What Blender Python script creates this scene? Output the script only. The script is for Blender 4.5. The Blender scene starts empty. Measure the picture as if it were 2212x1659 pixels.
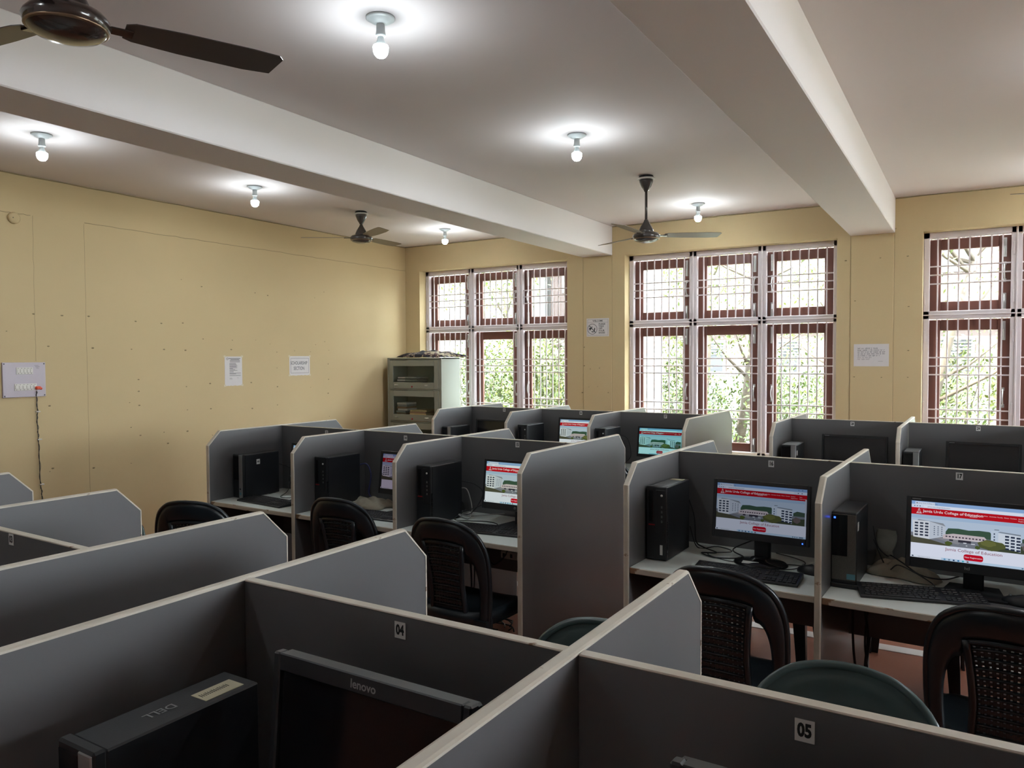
import bpy, math, random
from mathutils import Vector, Matrix
R = math.radians
random.seed(7)
S = bpy.context.scene
COL = S.collection

# ------------------------------------------------------------------ camera
CAM = Vector((4.2781, 0.0, 1.6761))
F_PX = 1647.4564
def cam_axes(yaw, pitch, roll):
    y, p, r = R(yaw), R(pitch), R(roll)
    f = Vector((-math.sin(y) * math.cos(p), math.cos(y) * math.cos(p), math.sin(p)))
    rt = Vector((math.cos(y), math.sin(y), 0)); up = rt.cross(f)
    return rt * math.cos(r) + up * math.sin(r), -rt * math.sin(r) + up * math.cos(r), f
_r, _u, _f = cam_axes(31.1703, -1.9595, -0.2878)
cd = bpy.data.cameras.new('camera'); cam = bpy.data.objects.new('camera', cd); COL.objects.link(cam)
cd.sensor_fit = 'HORIZONTAL'; cd.sensor_width = 36; cd.lens = F_PX / 2212 * 36; cd.clip_start = .05; cd.clip_end = 200
cam.matrix_world = Matrix(((_r.x, _u.x, -_f.x, CAM.x), (_r.y, _u.y, -_f.y, CAM.y), (_r.z, _u.z, -_f.z, CAM.z), (0, 0, 0, 1)))
S.camera = cam

# ------------------------------------------------------------------ sky, sun, exposure
wd = bpy.data.worlds.new('sky'); S.world = wd; wd.use_nodes = True
wn = wd.node_tree; bg = wn.nodes['Background']
bg.inputs['Color'].default_value = (.86, .93, 1, 1); bg.inputs['Strength'].default_value = 18.0
sd = bpy.data.lights.new('sun', 'SUN'); sun = bpy.data.objects.new('sun', sd); COL.objects.link(sun)
sd.energy = 26.0; sd.angle = R(.6); sd.color = (1, .95, .86)
sun.rotation_euler = Vector((.35, 0.62, -.80)).to_track_quat('-Z', 'Y').to_euler()
LAMP = 158.0
vs = S.view_settings
vs.view_transform = 'Standard'; vs.look = 'None'; vs.gamma = 1; vs.use_curve_mapping = False; vs.exposure = 0.95
try:
    S.cycles.use_denoising = True; S.cycles.max_bounces = 10; S.cycles.diffuse_bounces = 8
    S.cycles.transparent_max_bounces = 16; S.cycles.sample_clamp_indirect = 6; S.cycles.caustics_reflective = False; S.cycles.caustics_refractive = False
except Exception: pass

# ------------------------------------------------------------------ materials
def lin(c): return tuple((v / 12.92 if v <= .04045 else ((v + .055) / 1.055) ** 2.4) for v in c)
def srgb(r, g, b): return lin((r / 255, g / 255, b / 255))
def new_mat(name):
    m = bpy.data.materials.new(name); m.use_nodes = True
    return m, m.node_tree, m.node_tree.nodes['Principled BSDF']
def pm(name, col, rough=.5, metal=0, var=.06, scale=6.0, bump=0.0, bscale=60.0, spec=.5, coat=0.0):
    m, nt, b = new_mat(name)
    b.inputs['Roughness'].default_value = rough; b.inputs['Metallic'].default_value = metal
    b.inputs['Specular IOR Level'].default_value = spec; b.inputs['Coat Weight'].default_value = coat
    tc = nt.nodes.new('ShaderNodeTexCoord')
    if var:
        n = nt.nodes.new('ShaderNodeTexNoise'); n.inputs['Scale'].default_value = scale; n.inputs['Detail'].default_value = 4
        nt.links.new(tc.outputs['Object'], n.inputs['Vector'])
        mx = nt.nodes.new('ShaderNodeMix'); mx.data_type = 'RGBA'
        mx.inputs[6].default_value = (*[c * (1 - var) for c in col], 1); mx.inputs[7].default_value = (*[min(1, c * (1 + var)) for c in col], 1)
        nt.links.new(n.outputs['Fac'], mx.inputs[0]); nt.links.new(mx.outputs[2], b.inputs['Base Color'])
    else: b.inputs['Base Color'].default_value = (*col, 1)
    if bump:
        n2 = nt.nodes.new('ShaderNodeTexNoise'); n2.inputs['Scale'].default_value = bscale; n2.inputs['Detail'].default_value = 5
        nt.links.new(tc.outputs['Object'], n2.inputs['Vector'])
        bp = nt.nodes.new('ShaderNodeBump'); bp.inputs['Strength'].default_value = bump; bp.inputs['Distance'].default_value = .004
        nt.links.new(n2.outputs['Fac'], bp.inputs['Height']); nt.links.new(bp.outputs['Normal'], b.inputs['Normal'])
    return m
def worn(name, col, chip, thresh=.66, scale=9.0, rough=.45):
    # cream lipping with chips of bare board
    m, nt, b = new_mat(name); b.inputs['Roughness'].default_value = rough
    tc = nt.nodes.new('ShaderNodeTexCoord'); n = nt.nodes.new('ShaderNodeTexNoise'); n.inputs['Scale'].default_value = scale; n.inputs['Detail'].default_value = 6
    nt.links.new(tc.outputs['Object'], n.inputs['Vector'])
    rp = nt.nodes.new('ShaderNodeValToRGB'); rp.color_ramp.elements[0].position = thresh; rp.color_ramp.elements[1].position = thresh + .015
    rp.color_ramp.elements[0].color = (*col, 1); rp.color_ramp.elements[1].color = (*chip, 1)
    e = rp.color_ramp.elements.new(thresh * .62); e.color = (*[c * .86 for c in col], 1)
    nt.links.new(n.outputs['Fac'], rp.inputs[0]); nt.links.new(rp.outputs[0], b.inputs['Base Color'])
    return m
def emit(name, col, s=1.0):
    m = bpy.data.materials.new(name); m.use_nodes = True; nt = m.node_tree
    nt.nodes.remove(nt.nodes['Principled BSDF']); e = nt.nodes.new('ShaderNodeEmission')
    e.inputs[0].default_value = (*col, 1); e.inputs[1].default_value = s
    nt.links.new(e.outputs[0], nt.nodes['Material Output'].inputs[0]); return m
def glass(name, tint=(.93, .96, .95), gloss=.06):
    m = bpy.data.materials.new(name); m.use_nodes = True; nt = m.node_tree
    nt.nodes.remove(nt.nodes['Principled BSDF'])
    t = nt.nodes.new('ShaderNodeBsdfTransparent'); t.inputs[0].default_value = (*tint, 1)
    g = nt.nodes.new('ShaderNodeBsdfGlossy'); g.inputs['Roughness'].default_value = .03
    mx = nt.nodes.new('ShaderNodeMixShader'); mx.inputs[0].default_value = gloss
    nt.links.new(t.outputs[0], mx.inputs[1]); nt.links.new(g.outputs[0], mx.inputs[2])
    nt.links.new(mx.outputs[0], nt.nodes['Material Output'].inputs[0]); return m

M = {}
M['wall'] = pm('cream_distemper', (.52, .405, .225), .8, var=.05, scale=1.6, bump=.12, bscale=35)
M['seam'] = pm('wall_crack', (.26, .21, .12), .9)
M['ceiling'] = pm('white_ceiling', (.72, .67, .675), .85, var=.03, scale=1.2, bump=.1, bscale=30)
M['beam'] = pm('white_beam', (.79, .76, .765), .85, var=.03, scale=1.2, bump=.1, bscale=30)
M['floor'] = pm('terracotta_floor', (.26, .095, .055), .6, var=.16, scale=3.5, bump=.15, bscale=80)
M['strip'] = pm('white_strip', (.6, .58, .57), .5)
M['paint'] = pm('white_window_paint', (.62, .56, .57), .45, var=.08, scale=5)
M['wood'] = pm('brown_casement', (.13, .045, .03), .45, var=.2, scale=7)
M['steel'] = pm('bright_steel', (.6, .6, .58), .28, metal=1)
M['glass'] = glass('window_glass')
M['lam'] = pm('grey_laminate', (.108, .106, .108), .36, var=.07, scale=2.5, spec=.5)
M['lam'].node_tree.nodes['Principled BSDF'].inputs['Coat Weight'].default_value = .35; M['lam'].node_tree.nodes['Principled BSDF'].inputs['Coat Roughness'].default_value = .22
M['lip'] = worn('cream_lipping', (.60, .55, .46), (.2, .11, .05), .665)
M['lipdesk'] = worn('worn_desk_lipping', (.52, .48, .40), (.22, .13, .07), .565, 7)
M['desk'] = pm('pale_desktop', (.74, .80, .77), .38, var=.05, scale=4)
M['sign'] = pm('white_sticker', (.72, .72, .70), .5, var=.03)
M['ink'] = pm('black_ink', (.012, .012, .012), .6, var=0)
M['inkgrey'] = pm('grey_ink', (.10, .10, .11), .7, var=0)
M['faint'] = pm('faint_ink', (.28, .27, .27), .7, var=0)
M['blk'] = pm('black_case_plastic', (.012, .013, .015), .42, var=.1, scale=20)
M['case'] = pm('black_case_metal', (.014, .0155, .019), .38, var=.12, scale=14, bump=.05, bscale=300)
M['gloss'] = pm('gloss_black', (.006, .006, .007), .12, var=0)
M['key'] = pm('key_plastic', (.018, .018, .020), .4, var=.1, scale=40)
M['silver'] = pm('silver_bezel', (.36, .37, .37), .35, metal=.7, var=.05)
M['greycap'] = pm('grey_case_top', (.16, .17, .17), .35, metal=.4, var=.08)
M['mesh'] = pm('perforated_bezel', (.13, .125, .11), .5, metal=.3, var=.55, scale=420)
M['red'] = pm('red_mark', (.35, .01, .015), .5, var=0)
M['label'] = pm('cream_label', (.55, .52, .36), .6, var=.05)
M['bluelbl'] = pm('blue_label', (.12, .33, .42), .4, var=.1)
M['chair'] = pm('black_chair_plastic', (.009, .0135, .0175), .30, var=.15, scale=9, bump=.06, bscale=25)
M['chairgreen'] = pm('green_grey_chair_plastic', (.055, .085, .085), .24, var=.3, scale=7, bump=.06, bscale=25)
M['cable'] = pm('cable_black', (.012, .012, .013), .5, var=0)
M['cablew'] = pm('cable_grey', (.30, .30, .29), .5, var=0)
M['cableb'] = pm('cable_blue_plug', (.03, .035, .12), .5, var=0)
M['cloth'] = pm('dusty_cloth', (.36, .33, .26), .9, var=.3, scale=18, bump=.4, bscale=40)
M['bagclear'] = pm('cloudy_polythene', (.22, .22, .19), .22, var=.4, scale=18, bump=.5, bscale=30)
M['pad'] = pm('mouse_pad', (.085, .09, .095), .8, var=.1)
M['cab'] = pm('grey_green_steel', (.23, .24, .20), .4, var=.05, scale=3)
M['cabin'] = pm('cabinet_inside', (.36, .42, .36), .6)
M['cabglass'] = glass('cabinet_glass', (.85, .88, .86), .03)
M['paper'] = pm('white_paper', (.60, .57, .57), .7, var=.04, scale=9)
M['buff'] = pm('buff_paper', (.48, .36, .18), .8, var=.15, scale=30)
M['brownp'] = pm('brown_paper', (.26, .16, .09), .8, var=.15, scale=30)
M['greyp'] = pm('grey_folder', (.22, .23, .24), .6, var=.1, scale=30)
M['board'] = pm('brown_board', (.09, .045, .035), .5, var=.15)
M['acrylic'] = pm('lilac_switchboard', (.47, .42, .47), .35, var=.03)
M['switch'] = pm('switch_white', (.62, .60, .55), .4, var=.03)
M['orange'] = pm('orange_plug', (.72, .09, .035), .4, var=0)
M['fan'] = pm('brown_fan_enamel', (.035, .022, .018), .18, var=.1, coat=.4)
M['fangrey'] = pm('grey_brown_fan', (.055, .047, .045), .25, var=.1, coat=.3)
M['blade'] = pm('fan_blade', (.055, .042, .038), .35, var=.12)
M['bladeb'] = pm('fan_blade_light', (.14, .105, .07), .35, var=.12)
M['trim'] = pm('fan_brass_ring', (.25, .17, .11), .3, metal=.8)
M['ringw'] = pm('white_ring', (.62, .6, .58), .4)
M['holder'] = pm('white_lamp_holder', (.52, .56, .57), .4)
M['bulb'] = emit('lit_bulb', (.88, .97, 1.0), LAMP * 1.75)
M['bulbrim'] = emit('lit_bulb_rim', (.84, .96, 1.0), LAMP * .31)
M['ledblue'] = emit('blue_led', (.02, .08, 1), 3.0)
M['ledgreen'] = emit('green_led', (.05, 1, .2), 1.2)
M['leaf'] = pm('leaf_green', (.036, .060, .004), .5, var=.5, scale=.9)
M['leaf2'] = pm('leaf_yellow_green', (.072, .086, .008), .55, var=.4, scale=.9)
M['leafd'] = pm('leaf_dark', (.022, .040, .005), .5, var=.5, scale=1.2)
M['bark'] = pm('bark', (.06, .045, .032), .8, var=.3, scale=9, bump=.4)
M['grass'] = pm('dry_lawn', (.25, .25, .19), .9, var=.4, scale=1.5)
M['pinkw'] = pm('pink_render', (.072, .050, .045), .8, var=.06, scale=1)
M['whitew'] = pm('white_render', (.16, .155, .15), .8, var=.05, scale=1)
M['darkwin'] = pm('far_window', (.022, .022, .026), .3, var=.1)
def bag_pattern():
    m, nt, b = new_mat('patterned_bag_cloth'); b.inputs['Roughness'].default_value = .85
    tc = nt.nodes.new('ShaderNodeTexCoord'); v = nt.nodes.new('ShaderNodeTexNoise'); v.inputs['Scale'].default_value = 11; v.inputs['Detail'].default_value = 2; v.inputs['Distortion'].default_value = 1.2
    nt.links.new(tc.outputs['Object'], v.inputs['Vector'])
    rp = nt.nodes.new('ShaderNodeValToRGB'); cr = rp.color_ramp; cr.interpolation = 'CONSTANT'
    cr.elements[0].color = (.012, .012, .02, 1); cr.elements[1].position = .50; cr.elements[1].color = (.10, .05, .05, 1)
    e = cr.elements.new(.57); e.color = (.42, .36, .24, 1); e = cr.elements.new(.66); e.color = (.02, .02, .03, 1)
    nt.links.new(v.outputs['Fac'], rp.inputs[0]); nt.links.new(rp.outputs[0], b.inputs['Base Color']); return m
M['bagp'] = bag_pattern()

# ------------------------------------------------------------------ mesh builder
class MB:
    def __init__(s): s.v = []; s.f = []; s.mi = []; s.mats = []; s.sm = []
    def slot(s, m):
        if m not in s.mats: s.mats.append(m)
        return s.mats.index(m)
    def add(s, vs, fs, m, smooth=False, T=None):
        o = len(s.v); k = s.slot(m)
        s.v += [tuple(T @ Vector(v)) if T else tuple(v) for v in vs]
        s.f += [tuple(i + o for i in f) for f in fs]; s.mi += [k] * len(fs); s.sm += [smooth] * len(fs); return s
    def box(s, x0, x1, y0, y1, z0, z1, m, b=0.0, T=None):
        b = min(b, (x1 - x0) * .45, (y1 - y0) * .45, (z1 - z0) * .45)
        if b <= 0:
            vs = [(x, y, z) for x in (x0, x1) for y in (y0, y1) for z in (z0, z1)]
            fs = [(0, 1, 3, 2), (4, 6, 7, 5), (0, 4, 5, 1), (2, 3, 7, 6), (0, 2, 6, 4), (1, 5, 7, 3)]
            return s.add(vs, fs, m, T=T)
        vs = []; idx = {}
        for i, x in enumerate((x0, x1)):
            for j, y in enumerate((y0, y1)):
                for k, z in enumerate((z0, z1)):
                    ix = b if i == 0 else -b; iy = b if j == 0 else -b; iz = b if k == 0 else -b
                    idx[i, j, k] = len(vs); vs += [(x, y + iy, z + iz), (x + ix, y, z + iz), (x + ix, y + iy, z)]
        c = lambda i, j, k, a: idx[i, j, k] + a
        fs = [(c(0, 0, 0, 0), c(0, 0, 1, 0), c(0, 1, 1, 0), c(0, 1, 0, 0)), (c(1, 0, 0, 0), c(1, 1, 0, 0), c(1, 1, 1, 0), c(1, 0, 1, 0)),
              (c(0, 0, 0, 1), c(1, 0, 0, 1), c(1, 0, 1, 1), c(0, 0, 1, 1)), (c(0, 1, 0, 1), c(0, 1, 1, 1), c(1, 1, 1, 1), c(1, 1, 0, 1)),
              (c(0, 0, 0, 2), c(0, 1, 0, 2), c(1, 1, 0, 2), c(1, 0, 0, 2)), (c(0, 0, 1, 2), c(1, 0, 1, 2), c(1, 1, 1, 2), c(0, 1, 1, 2))]
        for i in (0, 1):
            for j in (0, 1): fs.append((c(i, j, 0, 0), c(i, j, 0, 1), c(i, j, 1, 1), c(i, j, 1, 0)))
            for k in (0, 1): fs.append((c(i, 0, k, 0), c(i, 1, k, 0), c(i, 1, k, 2), c(i, 0, k, 2)))
        for j in (0, 1):
            for k in (0, 1): fs.append((c(0, j, k, 1), c(0, j, k, 2), c(1, j, k, 2), c(1, j, k, 1)))
        for i in (0, 1):
            for j in (0, 1):
                for k in (0, 1): fs.append((c(i, j, k, 0), c(i, j, k, 1), c(i, j, k, 2)))
        return s.add(vs, fs, m, T=T)
    def lathe(s, prof, m, seg=24, T=None, cap=True):
        vs = []; fs = []; n = len(prof)
        for r, z in prof:
            for i in range(seg):
                a = 2 * math.pi * i / seg; vs.append((r * math.cos(a), r * math.sin(a), z))
        for k in range(n - 1):
            for i in range(seg):
                j = (i + 1) % seg; fs.append((k * seg + i, k * seg + j, (k + 1) * seg + j, (k + 1) * seg + i))
        if cap: fs += [tuple(range(seg))[::-1], tuple(range((n - 1) * seg, n * seg))]
        return s.add(vs, fs, m, True, T)
    def tube(s, pts, r, m, seg=6, closed=False, T=None):
        P = [Vector(p) for p in pts]; n = len(P); vs = []; fs = []
        rr = r if isinstance(r, (list, tuple)) else [r] * n
        N = None
        for i, p in enumerate(P):
            a = P[i - 1] if i or closed else p; b = P[(i + 1) % n] if i < n - 1 or closed else p
            t = (b - a); t = t.normalized() if t.length > 1e-9 else Vector((0, 0, 1))
            if N is None: N = t.cross(Vector((0, 0, 1)) if abs(t.z) < .9 else Vector((1, 0, 0)))
            N = (N - t * N.dot(t)); N = N.normalized() if N.length > 1e-9 else t.orthogonal().normalized(); B = t.cross(N)
            for k in range(seg):
                an = 2 * math.pi * k / seg; vs.append(p + (N * math.cos(an) + B * math.sin(an)) * rr[i])
        for i in range(n if closed else n - 1):
            for k in range(seg):
                l = (k + 1) % seg; j = (i + 1) % n; fs.append((i * seg + k, i * seg + l, j * seg + l, j * seg + k))
        if not closed: fs += [tuple(range(seg))[::-1], tuple(range((n - 1) * seg, n * seg))]
        return s.add(vs, fs, m, True, T)
    def prism(s, poly, axis, a, b, m, T=None):
        # poly in the two other axes, extruded from a to b along axis
        n = len(poly)
        def P(p, t): return (t, p[0], p[1]) if axis == 0 else (p[0], t, p[1]) if axis == 1 else (p[0], p[1], t)
        vs = [P(p, a) for p in poly] + [P(p, b) for p in poly]
        fs = [tuple(range(n))[::-1], tuple(range(n, 2 * n))] + [(i, (i + 1) % n, n + (i + 1) % n, n + i) for i in range(n)]
        return s.add(vs, fs, m, T=T)
    def quad(s, a, b, c, d, m, T=None): return s.add([a, b, c, d], [(0, 1, 2, 3)], m, T=T)
    def obj(s, name, parent=None, label=None, kind=None):
        me = bpy.data.meshes.new(name); me.from_pydata(s.v, [], s.f)
        for m in s.mats: me.materials.append(M[m] if isinstance(m, str) else m)
        me.polygons.foreach_set('material_index', s.mi); me.polygons.foreach_set('use_smooth', s.sm); me.validate(); me.update()
        import bmesh
        bm = bmesh.new(); bm.from_mesh(me); bmesh.ops.recalc_face_normals(bm, faces=bm.faces); bm.to_mesh(me); bm.free()
        return link(bpy.data.objects.new(name, me), parent, label, kind)
def link(o, parent=None, label=None, kind=None):
    COL.objects.link(o)
    if parent: o.parent = parent
    if label: o['label'] = label
    if kind: o['kind'] = kind
    return o
def tag(o, label, cat, group=None):
    o['label'] = label; o['category'] = cat
    if group: o['group'] = group
    return o
def thing(name, label, cat, loc=(0, 0, 0), rz=0.0, group=None):
    o = bpy.data.objects.new(name, None); COL.objects.link(o); o.empty_display_size = .1
    o.location = loc; o.rotation_euler = (0, 0, rz); return tag(o, label, cat, group)
def struct(name, mb, parent=None):
    return mb.obj(name, parent, kind='structure')
def sempty(name, loc=(0, 0, 0)):
    o = bpy.data.objects.new(name, None); COL.objects.link(o); o.location = loc; o['kind'] = 'structure'; return o
def copy_tree(o, parent=None):
    c = o.copy(); COL.objects.link(c)
    if parent: c.parent = parent
    for ch in list(o.children): copy_tree(ch, c)
    return c
def again(me_obj, name, parent, loc=(0, 0, 0)):
    c = bpy.data.objects.new(name, me_obj.data); COL.objects.link(c); c.parent = parent; c.location = loc; return c
def spline(pts, n=8):
    P = [Vector(p) for p in pts]; P = [P[0] * 2 - P[1]] + P + [P[-1] * 2 - P[-2]]; out = []
    for i in range(1, len(P) - 2):
        for k in range(n):
            t = k / n; a, b, c, d = P[i - 1:i + 3]
            out.append(.5 * ((2 * b) + (c - a) * t + (2 * a - 5 * b + 4 * c - d) * t * t + (3 * b - a - 3 * c + d) * t ** 3))
    return out + [P[-2]]
_txt = {}
def text_geo(body, bold=0.0, align='CENTER', sx=1.0):
    key = (body, bold, align, sx)
    if key not in _txt:
        cu = bpy.data.curves.new('t', 'FONT'); cu.body = body; cu.size = 1; cu.align_x = align; cu.align_y = 'CENTER'; cu.offset = bold; cu.resolution_u = 3
        o = bpy.data.objects.new('t', cu); COL.objects.link(o)
        me = o.to_mesh(); vs = [(v.co.x * sx, v.co.y) for v in me.vertices]; fs = [tuple(p.vertices) for p in me.polygons]
        o.to_mesh_clear(); bpy.data.objects.remove(o); bpy.data.curves.remove(cu); _txt[key] = (vs, fs)
    return _txt[key]
def put_text(mb, body, size, m, fr, bold=0.0, align='CENTER', sx=1.0):
    # fr: function (u, v) -> 3D on the print surface
    vs, fs = text_geo(body, bold, align, sx); mb.add([fr(x * size, y * size) for x, y in vs], fs, m)

# ------------------------------------------------------------------ room shell
XL, XR, YW, YF, H = -2.141, 9.2, 7.909, -2.6, 3.1358
BZ = 2.8157
WIN = [(-1.907, .245), (.96, 3.145), (3.872, 6.03), (6.75, 8.9)]
WZ0, WZ1 = .62, 2.808
struct('floor', MB().box(XL - .2, XR + .2, YF - .2, YW + .23, -.1, 0, 'floor'))
struct('ceiling', MB().box(XL - .2, XR + .2, YF - .2, YW + .23, H, H + .15, 'ceiling'))
wl = struct('wall_left', MB().box(XL - .2, XL, YF, YW + .23, 0, H, 'wall'))
struct('wall_front', MB().box(XL, XR, YF - .2, YF, 0, H, 'ceiling'))
# far right end wall, out of view; its window is added for side light
mb = MB(); fy = [YF, 2.2, 4.9, YW]
for i in range(0, 4, 2): mb.box(XR, XR + .2, fy[i], fy[i + 1], 0, H, 'wall')
for i in range(1, 3, 2): mb.box(XR, XR + .2, fy[i], fy[i + 1], 0, 1.5, 'wall'); mb.box(XR, XR + .2, fy[i], fy[i + 1], 2.75, H, 'wall')
struct('wall_right', mb)
for i in range(1, 3, 2):
    a_, b_ = fy[i], fy[i + 1]; m_ = MB()
    m_.box(XR + .06, XR + .12, a_, b_, 1.5, 1.56, 'paint'); m_.box(XR + .06, XR + .12, a_, b_, 2.69, 2.75, 'paint')
    for k in range(4): y_ = a_ + (b_ - a_ - .06) * k / 3; m_.box(XR + .06, XR + .12, y_, y_ + .06, 1.56, 2.69, 'paint')
    struct('window_%d' % (5 + i // 2), m_)
mb = MB(); xs = [XL] + [v for w in WIN for v in w] + [XR]
for i in range(0, len(xs), 2): mb.box(xs[i], xs[i + 1], YW, YW + .23, 0, H, 'wall')
for a, b in WIN:
    mb.box(a, b, YW, YW + .23, 0, WZ0, 'wall'); mb.box(a, b, YW, YW + .23, WZ1, H, 'wall')
wb = struct('wall_back', mb)
for k, (a, b) in enumerate([(.4477, .813), (3.261, 3.6437), (6.09, 6.47)]):
    o = struct('ceiling_beam', MB().box(a, b, YF, YW, BZ, H, 'beam', .006))
    struct('pilaster', MB().box(a + .008, b - .008, YW - .007, YW + .01, 0, BZ, 'wall', .003), wb)
# hairline cracks and old conduit lines in the plaster
def seam(mbx, wall): struct('seam', mbx, wall)
for (y0, y1, z) in ((3.67, YW, 2.828), (2.2, 3.24, 2.827)):
    m_ = MB(); n = 40; rr = random.Random(z)
    m_.tube([(XL, y0 + (y1 - y0) * i / n, z + rr.uniform(-.004, .004)) for i in range(n + 1)], .002, 'seam', 4); seam(m_, wl)
for (y, z0, z1) in ((3.255, 1.67, 2.825), (3.666, .4, 2.82)):
    m_ = MB(); m_.tube([(XL, y + random.uniform(-.003, .003), z0 + (z1 - z0) * i / 20) for i in range(21)], .0011, 'seam', 4); seam(m_, wl)
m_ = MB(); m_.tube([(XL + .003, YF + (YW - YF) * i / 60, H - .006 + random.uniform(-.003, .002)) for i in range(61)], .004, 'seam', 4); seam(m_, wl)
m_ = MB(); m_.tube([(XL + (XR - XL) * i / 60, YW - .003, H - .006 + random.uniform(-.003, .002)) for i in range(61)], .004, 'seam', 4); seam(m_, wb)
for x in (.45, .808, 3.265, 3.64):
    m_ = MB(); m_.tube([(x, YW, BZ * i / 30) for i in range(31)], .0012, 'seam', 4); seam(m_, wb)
# nail holes and chipped spots in the left wall (y, z), and in the piers of the back wall (x, z)
def cam_ray(u, v): return (_f + _r * ((u - 1106) / F_PX) - _u * ((v - 829.5) / F_PX))
def on_wall(u, v, ax, val):
    d = cam_ray(u, v); return CAM + d * ((val - CAM[ax]) / d[ax])
spots = [(1160, 130), (1290, 175), (1632, 215), (1713, 232), (2073, 210), (2014, 247), (215, 350), (397, 360), (568, 365), (868, 397), (1033, 410), (1170, 408), (42, 460), (1300, 510), (1487, 518), (1637, 518), (1728, 543), (2020, 547), (2078, 527),
         (310, 557), (594, 568), (842, 576), (1050, 577), (1187, 582), (1480, 578), (1772, 594), (1885, 586), (1986, 592), (2105, 582), (1773, 695), (2100, 670), (1345, 795), (1608, 789), (1193, 815), (887, 770), (1776, 815), (1988, 820), (2103, 768), (2100, 857), (888, 845), (892, 935), (1776, 932), (830, 917), (318, 938),
         (1200, 964), (1350, 956), (1615, 955), (839, 1076), (1050, 1107), (1200, 1100), (899, 1127), (1360, 1126), (2108, 1005), (840, 1305), (600, 1335), (338, 1338), (320, 1358), (1075, 1178), (1992, 1040)]
mb = MB()
for (x, y) in spots:
    p = on_wall(x / 2.962, 560 + y / 2.962, 0, XL); r = random.uniform(.004, .010)
    mb.lathe([(r, 0), (r * .7, .002)], 'seam', 6, Matrix.Translation(p) @ Matrix.Rotation(R(90), 4, 'Y') @ Matrix.Diagonal((.7, 1.3, 1, 1)))
struct('nail_mark', mb, wl)['kind'] = 'stuff'
mb = MB()
for (u, v) in ((1262, 790), (1275, 797), (1295, 795), (1291, 835), (1272, 836), (1258, 848), (1314, 848), (1262, 750), (1827, 563), (1902, 557), (1961, 553), (1963, 662), (1847, 650), (1904, 815), (1845, 814), (1961, 815), (1962, 757), (1935, 494)):
    p = on_wall(u, v, 1, YW - .007); r = random.uniform(.005, .009)
    mb.lathe([(r, 0), (r * .7, .002)], 'seam', 6, Matrix.Translation(p) @ Matrix.Rotation(R(90), 4, 'X') @ Matrix.Diagonal((1.3, .7, 1, 1)))
struct('nail_mark', mb, wb)['kind'] = 'stuff'
struct('trim_1', MB().box(XL + 1.0, XR - .5, 4.765, 4.86, 0, .004, 'strip'))

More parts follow.
